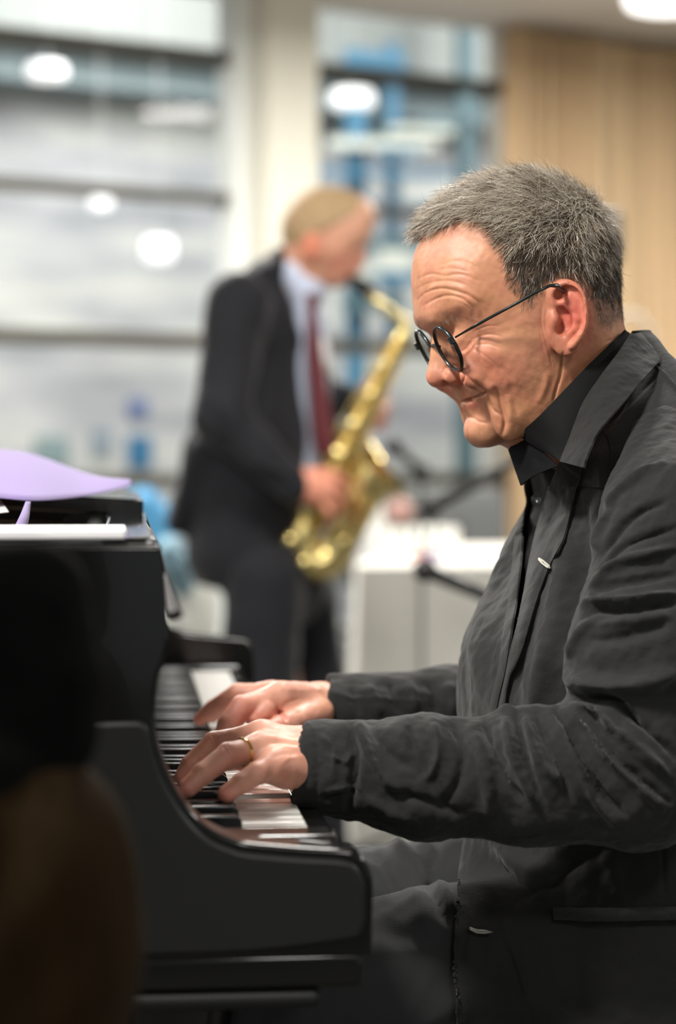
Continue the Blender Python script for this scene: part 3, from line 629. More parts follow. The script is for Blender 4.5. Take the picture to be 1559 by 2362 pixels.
for (u, v, ru, rv, a, wt, rgb) in ((1130, 850, 70, 45, .6, .6, (196, 112, 94)), (1012, 880, 30, 22, 0, .5, (206, 124, 104)), (1060, 880, 26, 20, 0, .5, (190, 104, 88)), (1318, 720, 42, 75, 0, .8, (204, 92, 82)), (1311, 800, 16, 16, 0, .4, (220, 140, 120)),
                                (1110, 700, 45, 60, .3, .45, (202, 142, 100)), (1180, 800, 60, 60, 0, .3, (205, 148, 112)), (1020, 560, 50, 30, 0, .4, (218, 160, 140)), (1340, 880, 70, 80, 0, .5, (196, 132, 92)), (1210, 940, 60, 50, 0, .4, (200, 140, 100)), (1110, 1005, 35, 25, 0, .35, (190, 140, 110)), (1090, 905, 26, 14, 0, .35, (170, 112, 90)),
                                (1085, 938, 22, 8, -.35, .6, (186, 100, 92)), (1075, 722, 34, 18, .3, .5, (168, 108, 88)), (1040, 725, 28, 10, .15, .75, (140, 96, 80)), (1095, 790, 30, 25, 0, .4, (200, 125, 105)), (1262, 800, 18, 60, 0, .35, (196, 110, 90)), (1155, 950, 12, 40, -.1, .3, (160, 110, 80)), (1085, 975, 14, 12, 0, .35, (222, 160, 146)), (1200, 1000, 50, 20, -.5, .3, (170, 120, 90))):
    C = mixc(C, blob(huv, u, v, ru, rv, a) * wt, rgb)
C *= (1 + .07 * wnoise(HV, 60, 3) + .05 * wnoise(HV, 160, 4))[:, None]; C[:, 1] *= 1 + .05 * wnoise(HV, 35, 7)
# scalp under the hair
HAIRLINE = [(950, 560), (975, 548), (1010, 535), (1050, 520), (1085, 512), (1115, 520), (1140, 545), (1158, 575), (1166, 610), (1178, 650), (1195, 690), (1212, 725), (1232, 712), (1240, 690), (1256, 672), (1280, 652), (1305, 640), (1335, 650), (1352, 675), (1362, 710), (1366, 745), (1380, 765), (1410, 765), (1440, 745), (1480, 700), (1480, 300), (900, 300), (900, 560)]
def inpoly(q, pts):
    ins = np.zeros(len(q), bool); n = len(pts)
    for i in range(n):
        a, b = pts[i], pts[(i + 1) % n]
        if a[1] == b[1]: continue
        c = ((a[1] > q[:, 1]) != (b[1] > q[:, 1])); ins ^= c & (q[:, 0] < (b[0] - a[0]) * (q[:, 1] - a[1]) / (b[1] - a[1]) + a[0])
    return ins
def mir_uv(loc):   # both sides use the near-side picture coordinates
    q = loc.copy(); q[:, 1] = np.abs(q[:, 1]); return proj(h2w(q))
muv = mir_uv(hloc); jit = np.stack([wnoise(HV, 90, 5), wnoise(HV, 90, 6)], 1) * 5
inh = inpoly(muv + jit, HAIRLINE)
dh, _ = dseg(muv, HAIRLINE); earm = (blob(muv, 1313, 727, 36, 74) > .37) & (np.abs(hloc[:, 1]) > .069)
wsc = np.where(inh & ~earm, np.clip(dh / 22, .15, 1) * 1.0, 0); wsc = wsc * np.where(muv[:, 1] > 690, .6, 1)
C = mixc(C, wsc, (60, 50, 42))
# ------------------------------------------------ hands
def pj(u, v, d): return np.array(P(u, v, d))
def hand(lo, hi, build, lines, cols, h=.0011):
    ax = [np.arange(lo[i], hi[i], h) for i in range(3)]
    X = [a.astype(np.float32).reshape([-1 if i == k else 1 for k in range(3)]) for i, a in enumerate(ax)]
    V, F = surfnets(build(X), ax); V = relax(V, F, 3, .45); F = orient(V, F); N = vnormals(V, F); V = folds(V, N, lines); N = vnormals(V, F)
    V += N * (wnoise(V, 130, 2) * .00012 + wnoise(V, 60, 9) * .0002)[:, None]
    uv = proj(V); c = np.tile(np.array(lin((204, 147, 126))), (len(V), 1))
    for (u, v, ru, rv, a, wt, rgb) in cols: c = mixc(c, blob(uv, u, v, ru, rv, a) * wt, rgb)
    c *= (1 + .06 * wnoise(V, 70, 3))[:, None]; return V, F, c
def chain(X, D, pts, rs, k=.004, first_k=None):
    for i in range(len(pts) - 1): 
        s = s_cap(X, pts[i], pts[i + 1], rs[i], rs[i + 1]); f = s if i == 0 else smin(f, s, .002)
    return f
def left_hand(X):
    wr = pj(735, 1752, 1.768); D = s_cap(X, pj(800, 1765, 1.768), wr, .027, .027, (1, .8, 1))
    mc = [pj(604, 1697, 1.80), pj(606, 1698, 1.772), pj(603, 1727, 1.748), pj(632, 1768, 1.730)]
    for m, r in zip(mc, (.0125, .0128, .0128, .0120)): D = smin(D, s_cap(X, wr + (m - wr) * .12, m, .0165, r), .014)
    D = smin(D, s_cap(X, pj(660, 1782, 1.738), pj(700, 1775, 1.75), .0125, .016), .012)
    fin = [([mc[0], pj(508, 1712, 1.812), pj(452, 1762, 1.832), pj(436, 1788, 1.84)], (.0105, .0092, .0078, .0068)),
           ([mc[1], pj(494, 1714, 1.785), pj(440, 1764, 1.778), pj(422, 1792, 1.775)], (.0112, .0096, .0083, .0072)),
           ([mc[2], pj(527, 1741, 1.728), pj(467, 1786, 1.712), pj(433, 1818, 1.705)], (.0112, .0098, .0088, .0078)),
           ([mc[3], pj(592, 1784, 1.712), pj(556, 1808, 1.703), pj(522, 1832, 1.698)], (.0108, .0092, .0082, .0072)),
           ([pj(690, 1765, 1.80), pj(618, 1752, 1.835), pj(560, 1752, 1.86), pj(522, 1757, 1.873)], (.015, .011, .0095, .008))]
    Fg = None
    for p, r in fin: f = chain(X, None, p, r); Fg = f if Fg is None else np.minimum(Fg, f); D = smin(D, s_cap(X, p[0], p[0] + (p[1] - p[0]) * .3, r[0], r[0] * .95), .008)
    return smin(D, Fg, .0035)
LH_LINES = [([(486, 1695), (493, 1704), (497, 1715)], 2.2, -.5), ([(479, 1699), (486, 1709), (489, 1720)], 2.2, -.4), ([(491, 1693), (500, 1702), (504, 1713)], 2, -.3), ([(523, 1719), (531, 1728), (537, 1740)], 2.4, -.6), ([(515, 1722), (523, 1733), (528, 1745)], 2.2, -.5), ([(530, 1718), (538, 1728), (543, 1738)], 2, -.35),
            ([(463, 1774), (471, 1784), (474, 1793)], 2, -.4), ([(458, 1779), (465, 1789), (468, 1798)], 2, -.35), ([(434, 1755), (441, 1764), (444, 1770)], 2, -.35), ([(590, 1772), (600, 1779), (606, 1790)], 2.2, -.5), ([(584, 1777), (594, 1785), (599, 1795)], 2, -.3), ([(555, 1797), (564, 1806), (567, 1813)], 2, -.35),
            ([(700, 1712), (650, 1705), (610, 1697)], 5, .8), ([(700, 1728), (660, 1722), (615, 1728)], 5, .8), ([(700, 1745), (665, 1750), (640, 1768)], 5, .5), ([(690, 1720), (650, 1714), (620, 1712)], 5, -.7), ([(690, 1740), (655, 1738), (625, 1750)], 7, -.6)]
RED = (214, 140, 122)
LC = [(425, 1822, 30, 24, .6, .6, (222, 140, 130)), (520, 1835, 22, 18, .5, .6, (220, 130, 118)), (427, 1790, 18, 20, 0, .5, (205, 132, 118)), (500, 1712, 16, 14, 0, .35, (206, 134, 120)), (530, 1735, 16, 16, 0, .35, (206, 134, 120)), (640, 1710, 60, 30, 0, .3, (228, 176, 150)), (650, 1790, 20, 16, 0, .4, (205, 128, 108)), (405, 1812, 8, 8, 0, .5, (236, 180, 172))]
lo, hi = pj(410, 1830, 1.9), pj(830, 1640, 1.9)
print('hands...')
LHV, LHF, LHC = hand((-.152, 1.66, .735), (.0, 1.905, .835), left_hand, LH_LINES, LC)
def right_hand(X):
    wr = pj(752, 1632, 2.145); D = s_cap(X, pj(800, 1640, 2.135), wr, .0215, .0205, (1, .9, 1))
    mc = [pj(640, 1612, 2.10), pj(630, 1603, 2.145), pj(625, 1607, 2.18), pj(635, 1620, 2.21)]
    for m, r in zip(mc, (.0135, .0130, .012, .0115)): D = smin(D, s_cap(X, wr + (m - wr) * .1, m, .0165, r), .015)
    D = smin(D, s_cap(X, pj(735, 1645, 2.11), pj(668, 1672, 2.075), .0150, .0115), .012)
    D = smin(D, s_cap(X, pj(655, 1606, 2.10), pj(700, 1608, 2.12), .0125, .0135), .014)
    fin = [([mc[0], pj(558, 1632, 2.075), pj(527, 1672, 2.065), pj(514, 1700, 2.058)], (.0128, .0118, .0108, .009)),
           ([mc[1], pj(548, 1600, 2.15), pj(492, 1634, 2.165), pj(462, 1659, 2.17)], (.0120, .0102, .0085, .0068)),
           ([mc[2], pj(560, 1603, 2.215), pj(512, 1632, 2.235), pj(490, 1652, 2.245)], (.0115, .0098, .0082, .007)),
           ([mc[3], pj(580, 1612, 2.25), pj(545, 1632, 2.275), pj(525, 1648, 2.285)], (.0105, .0088, .0075, .0065)),
           ([pj(668, 1672, 2.075), pj(610, 1690, 2.045), pj(575, 1705, 2.03)], (.0115, .010, .0085)),
           ([pj(610, 1640, 2.08), pj(585, 1658, 2.075)], (.010, .008))]
    Fg = None
    for p, r in fin: f = chain(X, None, p, r); Fg = f if Fg is None else smin(Fg, f, .001); D = smin(D, s_cap(X, p[0], p[0] + (p[1] - p[0]) * .3, r[0], r[0] * .95), .008)
    return smin(D, Fg, .0035)
RH_LINES = [([(640, 1640), (655, 1652), (662, 1662)], 4, -2.0), ([(560, 1650), (575, 1664), (590, 1666)], 3, -.8), ([(668, 1640), (685, 1644), (700, 1640)], 3, -.5), ([(755, 1590), (700, 1592), (650, 1590)], 6, .5), ([(700, 1612), (670, 1618), (650, 1630)], 5, -.7)]
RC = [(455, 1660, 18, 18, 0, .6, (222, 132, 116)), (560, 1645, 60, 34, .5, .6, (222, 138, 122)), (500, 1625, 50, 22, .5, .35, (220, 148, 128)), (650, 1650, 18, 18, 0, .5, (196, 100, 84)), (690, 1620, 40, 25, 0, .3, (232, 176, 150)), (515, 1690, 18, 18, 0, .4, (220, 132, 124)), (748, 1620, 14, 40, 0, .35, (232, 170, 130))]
RHV, RHF, RHC = hand((-.150, 1.985, .738), (.03, 2.33, .845), right_hand, RH_LINES, RC)
# ------------------------------------------------ the rest of the body, under the clothes
def bodyfield(X):
    D = s_cap(X, pj(1420, 1060, 1.97), pj(1460, 1200, 1.99), .04, .07, (1, 1.2, 1))
    D = smin(D, s_cap(X, pj(1500, 1270, 2.0), pj(1490, 2150, 2.0), .07, .085, (1, 1.15, 1)), .05)
    for sh, el, wr_ in ((pj(1540, 1160, 1.84), pj(1480, 1760, 1.77), pj(800, 1765, 1.768)), (pj(1450, 1090, 2.16), pj(1240, 1668, 2.19), pj(830, 1642, 2.145))):
        D = smin(D, s_cap(X, pj(1450, 1140, 2.0), sh, .03, .034), .03); D = smin(D, s_cap(X, sh, el, .036, .03), .02); D = smin(D, s_cap(X, el, wr_, .028, .019), .01)
    for kn, an, yy in ((pj(600, 2320, 1.84), (-.06, 1.84, .10), 1.86), (pj(720, 2130, 2.15), (.03, 2.14, .10), 2.08)):
        hp_ = pj(1440, 2200, yy + .04); D = smin(D, s_cap(X, hp_, kn, .05, .038), .03); D = smin(D, s_cap(X, kn, an, .036, .024), .01)
    return D
ax = [np.arange(-.16, .5, .006), np.arange(1.68, 2.3, .006), np.arange(.06, 1.06, .006)]
BV_, BF_ = surfnets(bodyfield([a.astype(np.float32).reshape([-1 if i == k else 1 for k in range(3)]) for i, a in enumerate(ax)]), ax); BF_ = orient(BV_, BF_)
VS = [HV, LHV, RHV, BV_]; n0 = 0; FS = []
for v_, f_ in zip(VS, (HF, LHF, RHF, BF_)): FS.append(f_ + n0); n0 += len(v_)
CC = np.concatenate([C, LHC, RHC, np.tile(np.array(lin((205, 150, 125))), (len(BV_), 1))])
M['skin'] = mat('skin', lin((208, 152, 122)), .46, spec=.45, sss=.35, attr='tone', bump=[(900, .25, .0006, ONE), (260, .2, .0008, ONE)])
pianist = empty('person', (P(1450, 1050, 1.97).x, 1.97, 0), 'grey-haired man in black jacket and round glasses bent over the piano keys, playing', 'person')
body = mkmesh('body', np.concatenate(VS), np.concatenate(FS), M['skin'], pianist, attrs={'tone': rgba(np.clip(CC, 0, 1))})
print('verts', len(HV), len(LHV), len(RHV), len(BV_))
# ================================================================ PIANIST: CLOTHES
from mathutils.bvhtree import BVHTree
M['jacket'] = mat('charcoal_cotton_twill', lin((31, 31, 30)), .82, spec=.3, sheen=.14, var=(7, .22, 6, ONE), bump=[(1100, .5, .0006, (1, 1, 1)), (60, .35, .003, (1, 1, 1)), (200, .35, .0015, ONE)])
M['lapel'] = M['jacket']
M['shirt'] = mat('black_cotton_shirt', lin((11, 11, 12)), .75, spec=.2, bump=[(500, .15, .0005, ONE)])
M['trouser'] = mat('dark_grey_trouser_cloth', lin((40, 41, 42)), .85, sheen=.18, var=(9, .15, 5, ONE), bump=[(600, .3, .0008, ONE)])
TS = [ # v, front u, back u, half width
 (766, 1440, 1478, .022), (785, 1424, 1500, .040), (820, 1388, 1532, .062), (860, 1350, 1572, .088), (900, 1318, 1606, .112), (950, 1268, 1640, .135), (1000, 1225, 1672, .152), (1050, 1196, 1700, .162), (1110, 1203, 1718, .168), (1171, 1207, 1728, .170),
 (1215, 1190, 1732, .172), (1290, 1160, 1738, .172), (1370, 1130, 1742, .171), (1430, 1100, 1744, .170), (1490, 1078, 1744, .168), (1560, 1070, 1744, .166), (1660, 1066, 1746, .165), (1800, 1070, 1750, .167), (1934, 1078, 1760, .170), (1990, 1067, 1766, .172), (2054, 1057, 1772, .174), (2130, 1047, 1780, .177), (2200, 1039, 1786, .180), (2258, 1032, 1790, .182), (2362, 1028, 1796, .186), (2440, 1024, 1800, .188)]
TY = 1.97; TPS = math.radians(18); TX = np.array([math.cos(TPS), math.sin(TPS)]); TL = np.array([math.sin(TPS), -math.cos(TPS)])
def torso(off, v0, v1, nv=330, na=420):
    T = np.array(TS, float); v = np.linspace(v0, v1, nv); uf = np.interp(v, T[:, 0], T[:, 1]); ub = np.interp(v, T[:, 0], T[:, 2]); B = np.interp(v, T[:, 0], T[:, 3])
    k = np.ones(9) / 9
    def sm(a): return np.convolve(np.pad(a, 4, mode='edge'), k, 'valid')
    uf, ub, B = sm(uf), sm(ub), sm(B); uc = (uf + ub) / 2; E_ = (ub - uf) / 2 * TY / FPX; ang = TPS + np.arctan((uc - U0) / FPX)
    A = np.sqrt(np.maximum(E_ ** 2 - (B * np.sin(ang)) ** 2, .01 ** 2)) / np.cos(ang) + off; B = B + off
    cx = (uc - U0) * TY / FPX; z = HC - (v - V0) * TY / FPX; th = np.linspace(0, 2 * np.pi, na, endpoint=False); p = 2 / 2.25
    ca, sa = np.cos(th), np.sin(th); a = -np.sign(ca) * np.abs(ca) ** p; b = np.sign(sa) * np.abs(sa) ** p
    X = cx[:, None] + TX[0] * a[None] * A[:, None] + TL[0] * b[None] * B[:, None]; Y = TY + TX[1] * a[None] * A[:, None] + TL[1] * b[None] * B[:, None]
    V = np.stack([X, Y, np.repeat(z[:, None], na, 1)], -1).reshape(-1, 3); I = np.arange(nv * na).reshape(nv, na); J = np.roll(I, -1, 1)
    F = np.stack([I[:-1].ravel(), J[:-1].ravel(), J[1:].ravel(), I[1:].ravel()], 1); F = orient(V, F); return V, F
def trous(X):
    D = s_cap(X, pj(1480, 2290, 2.0), pj(1420, 2290, 1.98), .10, .10)
    for kn, an, yy, hp_ in ((pj(560, 2310, 1.84), np.array([-.06, 1.84, .10]), 1.84, pj(1400, 2175, 1.905)), (pj(700, 2122, 2.16), np.array([.03, 2.14, .10]), 2.1, pj(1400, 2062, 2.12))):
        D = smin(D, s_cap(X, hp_, kn, .078, .064), .03); D = smin(D, s_cap(X, kn, an, .06, .05), .015)
    return D
ax = [np.arange(-.18, .45, .0045), np.arange(1.66, 2.34, .0045), np.arange(.06, .78, .0045)]
QV, QF = surfnets(trous([a.astype(np.float32).reshape([-1 if i == k else 1 for k in range(3)]) for i, a in enumerate(ax)]), ax); QV = relax(QV, QF, 2, .4); QF = orient(QV, QF); QN = vnormals(QV, QF)
QV = folds(QV, QN, [([(1000, 2030), (1030, 2060), (1045, 2110)], 10, 7), ([(985, 2040), (1010, 2080), (1030, 2130)], 8, -7), ([(940, 2035), (980, 2100), (1000, 2160)], 20, 4), ([(870, 2150), (950, 2160), (1040, 2190)], 30, -5), ([(900, 1930), (960, 1980), (990, 2040)], 12, 7), ([(860, 1960), (880, 2000), (905, 2050)], 10, -6), ([(1000, 1930), (1010, 1960), (990, 2010)], 8, -5)])
QV += QN * (wnoise(QV, 12, 1) * .003 + wnoise(QV, 40, 2) * .001)[:, None]
# arms of the jacket
def sleeve(prims, lo, hi, cuts, h, k=.02):
    ax = [np.arange(lo[i], hi[i], h) for i in range(3)]; X = [a.astype(np.float32).reshape([-1 if i == j else 1 for j in range(3)]) for i, a in enumerate(ax)]
    D = None
    for a, b, r1, r2, sc in prims: s = s_cap(X, a, b, r1, r2, sc); D = s if D is None else smin(D, s, k)
    for (c, n, inner, adir) in cuts:      # flat cut with a hollow behind it
        n = np.asarray(n, float); n /= np.linalg.norm(n); pl = (X[0] - c[0]) * n[0] + (X[1] - c[1]) * n[1] + (X[2] - c[2]) * n[2]
        D = np.maximum(D, pl); D = ssub(D, s_cap(X, np.asarray(c) + adir * .04, np.asarray(c) - adir * .03, inner * .96, inner), .001)
    V, F = surfnets(D, ax); V = relax(V, F, 2, .4); return V, orient(V, F)
print('jacket...')
cu = pj(686, 1762, 1.765)
prL = [(pj(1572, 1075, 1.865), pj(1568, 1220, 1.80), .056, .064, (1, .92, 1)), (pj(1568, 1220, 1.80), pj(1505, 1500, 1.765), .064, .066, (1, .85, 1)), (pj(1505, 1500, 1.765), pj(1468, 1772, 1.75), .064, .060, (1, .85, 1)),
       (pj(1468, 1785, 1.75), pj(1250, 1790, 1.75), .058, .0525, (1, .85, 1)), (pj(1250, 1792, 1.75), pj(980, 1795, 1.757), .0525, .0465, (1, .85, 1)), (pj(980, 1795, 1.757), pj(660, 1760, 1.765), .0465, .0355, (1, .85, 1))]
cn = (np.array([-1.0, .05, .17]))
SV, SF = sleeve(prL, (-.05, 1.66, .70), (.34, 1.95, 1.13), [(cu + np.array([0, -.000, 0]), cn, .0298, (pj(980, 1795, 1.757) - pj(660, 1760, 1.765)) / .113)], .0021)
wr2 = pj(750, 1632, 2.14)
prR = [(pj(1450, 1110, 2.10), pj(1330, 1500, 2.17), .07, .065, ONE), (pj(1330, 1500, 2.17), pj(1230, 1660, 2.19), .065, .058, ONE), (pj(1230, 1660, 2.19), pj(1040, 1640, 2.175), .055, .043, ONE), (pj(1040, 1640, 2.175), pj(720, 1642, 2.14), .041, .034, ONE)]
RV, RF = sleeve(prR, (-.05, 2.0, .70), (.42, 2.32, 1.14), [(pj(752, 1642, 2.1437), (-1, 0, .08), .0285, (pj(1040, 1640, 2.175) - pj(720, 1642, 2.14)) / .145)], .0022)
# crumples, traced as seen
FL = [([(1396, 1171), (1431, 1129), (1476, 1094), (1533, 1068)], 9, 5), ([(1377, 1273), (1381, 1228), (1404, 1178)], 8, 4), ([(1381, 1293), (1419, 1232), (1469, 1186), (1530, 1160)], 9, -5), ([(1360, 1375), (1381, 1330), (1431, 1300), (1495, 1281), (1559, 1262)], 11, 6), ([(1366, 1345), (1420, 1275), (1490, 1240), (1559, 1220)], 9, -4),
      ([(1362, 1362), (1420, 1345), (1490, 1335), (1559, 1325)], 9, -5), ([(1345, 1402), (1362, 1388), (1400, 1388), (1457, 1384), (1559, 1368)], 9, 7), ([(1351, 1425), (1381, 1405), (1438, 1408), (1559, 1392)], 8, -6), ([(1312, 1520), (1335, 1464), (1366, 1430)], 10, 4), ([(1305, 1559), (1362, 1580), (1438, 1582), (1559, 1555)], 24, 9), ([(1360, 1480), (1440, 1470), (1540, 1440)], 16, -4), ([(1380, 1440), (1450, 1432), (1540, 1420)], 10, 3),
      ([(1320, 1602), (1348, 1612), (1400, 1612), (1440, 1640), (1500, 1690)], 11, -10), ([(1328, 1628), (1367, 1634), (1408, 1675), (1466, 1721), (1540, 1790)], 12, 8), ([(1338, 1605), (1410, 1605), (1470, 1665), (1536, 1725), (1559, 1750)], 9, -6), ([(1303, 1640), (1350, 1669), (1402, 1745), (1466, 1803), (1525, 1861)], 13, 7), ([(1318, 1640), (1366, 1680), (1414, 1745), (1478, 1800), (1540, 1850)], 8, -8), ([(1268, 1650), (1297, 1692), (1338, 1774), (1373, 1850), (1425, 1902)], 12, 6),
      ([(1284, 1645), (1312, 1685), (1352, 1765), (1392, 1835), (1440, 1880)], 8, -7), ([(1210, 1655), (1233, 1733), (1262, 1780), (1291, 1800)], 12, 6), ([(1238, 1650), (1262, 1710), (1292, 1780), (1320, 1850)], 9, -6), ([(1192, 1655), (1212, 1745), (1237, 1826), (1259, 1873)], 9, -6), ([(1163, 1655), (1186, 1756), (1221, 1826), (1256, 1867)], 13, 6), ([(1120, 1660), (1140, 1740), (1172, 1803), (1210, 1850)], 11, -7), ([(1090, 1690), (1112, 1750), (1130, 1830), (1125, 1880)], 17, 5),
      ([(1048, 1665), (1070, 1735), (1060, 1800), (1030, 1850)], 13, -5), ([(1000, 1670), (1010, 1740), (985, 1800)], 14, 4), ([(945, 1668), (955, 1730), (985, 1790), (1030, 1860)], 13, -4), ([(825, 1662), (842, 1722), (877, 1780), (924, 1825)], 15, 5.5), ([(856, 1668), (893, 1735), (945, 1770)], 12, -4), ([(810, 1680), (820, 1745), (812, 1826), (800, 1870)], 11, -6), ([(749, 1826), (796, 1817), (831, 1822)], 5, 2.5), ([(749, 1840), (796, 1832), (831, 1838)], 5, -2), ([(755, 1742), (785, 1752), (802, 1757), (819, 1722)], 6, 2.5), ([(745, 1700), (770, 1730), (768, 1790)], 9, 2.5), ([(725, 1690), (735, 1760), (728, 1840)], 8, -1.5),
      ([(905, 1830), (980, 1850), (1060, 1880)], 14, -4), ([(840, 1840), (900, 1870), (960, 1895)], 14, 3), ([(1130, 1640), (1160, 1640), (1190, 1645)], 7, 4)]
SN = vnormals(SV, SF); SV = folds(SV, SN, [(p, w_ * .85, a) for p, w_, a in FL], 1.3); SV = relax(SV, SF, 1, .3); SN = vnormals(SV, SF)
SV += SN * (wnoise(SV, 14, 1) * .0016 + wnoise(SV, 38, 3) * .0010 + wnoise(SV, 100, 6) * .0004)[:, None]
cuffm = np.clip(1 - np.abs((SV - cu) @ (cn / np.linalg.norm(cn))) / .004, 0, 1); SV += (cn * (wnoise(SV, 330, 2) * .0018)[:, None] * cuffm[:, None])
FR = [([(1030, 1575), (1050, 1610), (1040, 1650)], 12, 5), ([(985, 1575), (1000, 1600), (1005, 1650)], 10, -4), ([(940, 1575), (955, 1600), (960, 1640)], 12, 4), ([(900, 1575), (905, 1610), (925, 1650)], 9, -4), ([(850, 1575), (860, 1610), (880, 1650)], 12, 4), ([(815, 1580), (815, 1610), (830, 1650)], 9, -3), ([(770, 1600), (820, 1610), (900, 1612), (1000, 1620)], 6, 1.5)]
RN = vnormals(RV, RF); RV = folds(RV, RN, FR); RV += RN * (wnoise(RV, 16, 4) * .0018 + wnoise(RV, 45, 5) * .0008)[:, None]
# torso shell, opened at the front
TV, TF = torso(.0, 1120, 2440); TN = vnormals(TV, TF)
FT = [([(1310, 1190), (1300, 1300), (1275, 1430), (1245, 1560), (1225, 1650)], 24, 7), ([(1352, 1150), (1345, 1300), (1325, 1420), (1300, 1500)], 20, -9), ([(1255, 1330), (1215, 1480), (1185, 1600)], 12, -4), ([(1140, 1945), (1180, 1975), (1230, 2005), (1270, 2010)], 26, 9), ([(1130, 2000), (1180, 2035), (1230, 2060), (1290, 2010), (1380, 1950)], 22, -5), ([(1160, 2110), (1195, 2190), (1230, 2270), (1260, 2362)], 32, 8), ([(1142, 1960), (1139, 2080), (1160, 2170), (1184, 2258), (1198, 2362)], 18, -4), ([(1100, 1960), (1090, 2060), (1080, 2200), (1075, 2362)], 22, 4), ([(1300, 2180), (1330, 2270), (1340, 2362)], 30, -4), ([(1400, 1960), (1420, 2040), (1440, 2070)], 20, 4), ([(1526, 1880), (1530, 1960), (1532, 2060)], 4, -3), ([(1290, 2000), (1310, 2060), (1300, 2100)], 24, -3),
      ([(1150, 1280), (1120, 1400), (1095, 1520), (1090, 1650)], 20, 3)]
TV = folds(TV, TN, FT); TN = vnormals(TV, TF); TV += TN * (wnoise(TV, 7, 1) * .003 + wnoise(TV, 22, 3) * .0016 + wnoise(TV, 60, 5) * .0006)[:, None]
tb = BVHTree.FromPolygons([tuple(p) for p in QV], [tuple(map(int, f)) for f in QF]); tuv = proj(TV); push = np.zeros(len(TV))
for i in np.where(tuv[:, 1] > 1960)[0]:
    dv = Vector(TV[i]) - cam.location; L = dv.length; dv.normalize(); hit = tb.ray_cast(cam.location, dv)
    if hit[0] is not None and L - .16 < hit[3] < L + .012: push[i] = L + .012 - hit[3]
nvt = len(TV) // 420; push = push.reshape(nvt, 420)
for _ in range(45): q_ = np.pad(push, ((1, 1), (0, 0)), mode='edge'); push = np.maximum(push, (q_[:-2] + q_[2:] + np.roll(push, 1, 1) + np.roll(push, -1, 1)) / 4)
dvv = TV - np.array([0, 0, HC]); TV = TV - dvv / np.linalg.norm(dvv, axis=1, keepdims=True) * push.reshape(-1, 1)
cen = TV[TF].mean(1); cuv = proj(cen); fnn = vnormals(TV, TF)[TF].mean(1); facing = (fnn * (cen - np.array([0, 0, HC]))).sum(1) < .02
OPEN = [(1100, 1000), (1209, 1171), (1202, 1235), (1195, 1320), (1187, 1388), (1175, 1460), (1164, 1540), (1150, 1600), (1137, 1660), (1120, 1760), (1110, 1900), (1125, 1900), (1150, 1628), (1166, 1559), (1178, 1502), (1192, 1445), (1208, 1369), (1219, 1304), (1234, 1235), (1250, 1178), (1270, 1110), (1270, 1000)]
TF = TF[~(inpoly(cuv, OPEN) & facing)]
# upper part (shoulders, collar base)
UV_, UF_ = torso(.0, 766, 1121, 150); UN = vnormals(UV_, UF_); UV_ = folds(UV_, UN, [([(1530, 850), (1480, 905), (1420, 960), (1385, 990)], 5, -1)]); UV_ += UN * (wnoise(UV_, 12, 2) * .0015)[:, None]
cen = UV_[UF_].mean(1); cuv = proj(cen)
CUT = [(1100, 1130), (1270, 1130), (1297, 1064), (1323, 999), (1350, 930), (1392, 866), (1430, 816), (1470, 740), (1100, 740)]
fnn = vnormals(UV_, UF_)[UF_].mean(1); facing = (fnn * (cen - np.array([0, 0, HC]))).sum(1) < .03
UF_ = UF_[~(inpoly(cuv, CUT) & facing)]
allV = [TV, UV_]; bv = BVHTree.FromPolygons([tuple(p) for p in np.concatenate(allV)], [tuple(map(int, f)) for f in np.concatenate([torso(0, 1120, 2440)[1], torso(0, 766, 1121, 150)[1] + len(TV)])])
def surf(u, v, off):
    dr = P(u, v, 1.0) - cam.location; dr.normalize(); hit = bv.ray_cast(cam.location, dr)
    if hit[0] is None:
        # beyond the outline: nearest point of the shell
        q = bv.find_nearest(P(u, v, 1.95)); return np.array(P(u, v, q[0].y - off))
    return np.array(hit[0] - dr * off)
def strip(L, R, offL, offR, n=120, m=26, th=-.0022, hand=None, puff=0, noise=.0006, hold=None):
    Lp, Rp = resample(catmull(L, 6), n), resample(catmull(R, 6), n); G = np.zeros((n, m, 3))
    for i in range(n):
        for j in range(m):
            t = j / (m - 1); u, v = Lp[i] * (1 - t) + Rp[i] * t
            ol = offL if not callable(offL) else offL(i / (n - 1)); o = ol * (1 - t) + offR * t + puff * math.sin(math.pi * t)
            G[i, j] = surf(u, v, o)
    for _ in range(3): G[1:-1, :, 1] = (G[:-2, :, 1] + 2 * G[1:-1, :, 1] + G[2:, :, 1]) / 4
    if noise: G[..., 1] += (wnoise(G.reshape(-1, 3), 40, 4) * noise + wnoise(G.reshape(-1, 3), 120, 1) * noise * .4).reshape(n, m)
    V, F = grid_sheet(G, th); N = (V[F[0]].mean(0) - np.array(cam.location)); return V, F
def addpart(name, VF, m, par, sharp=50): return mkmesh(name, VF[0], orient(*VF), m, par, sharp=sharp)
def join(lst):
    n = 0; fs = []
    for v, f in lst: fs.append(f + n); n += len(v)
    return np.concatenate([v for v, _ in lst]), np.concatenate(fs)
jk = addpart('jacket', join([(TV, TF), (UV_, UF_), (SV, SF), (RV, RF)]), M['jacket'], pianist, 180)
jk['label'] = 'crumpled charcoal cotton jacket with raw cuffs'
s_ = jk.modifiers.new('solid', 'SOLIDIFY'); s_.thickness = .0018; s_.offset = -1
JL = [(1453, 770), (1423, 816), (1385, 866), (1343, 930), (1316, 999), (1290, 1064), (1267, 1121), (1248, 1178), (1232, 1235), (1217, 1304), (1206, 1369), (1190, 1445), (1175, 1502), (1164, 1559), (1149, 1628), (1144, 1670)]
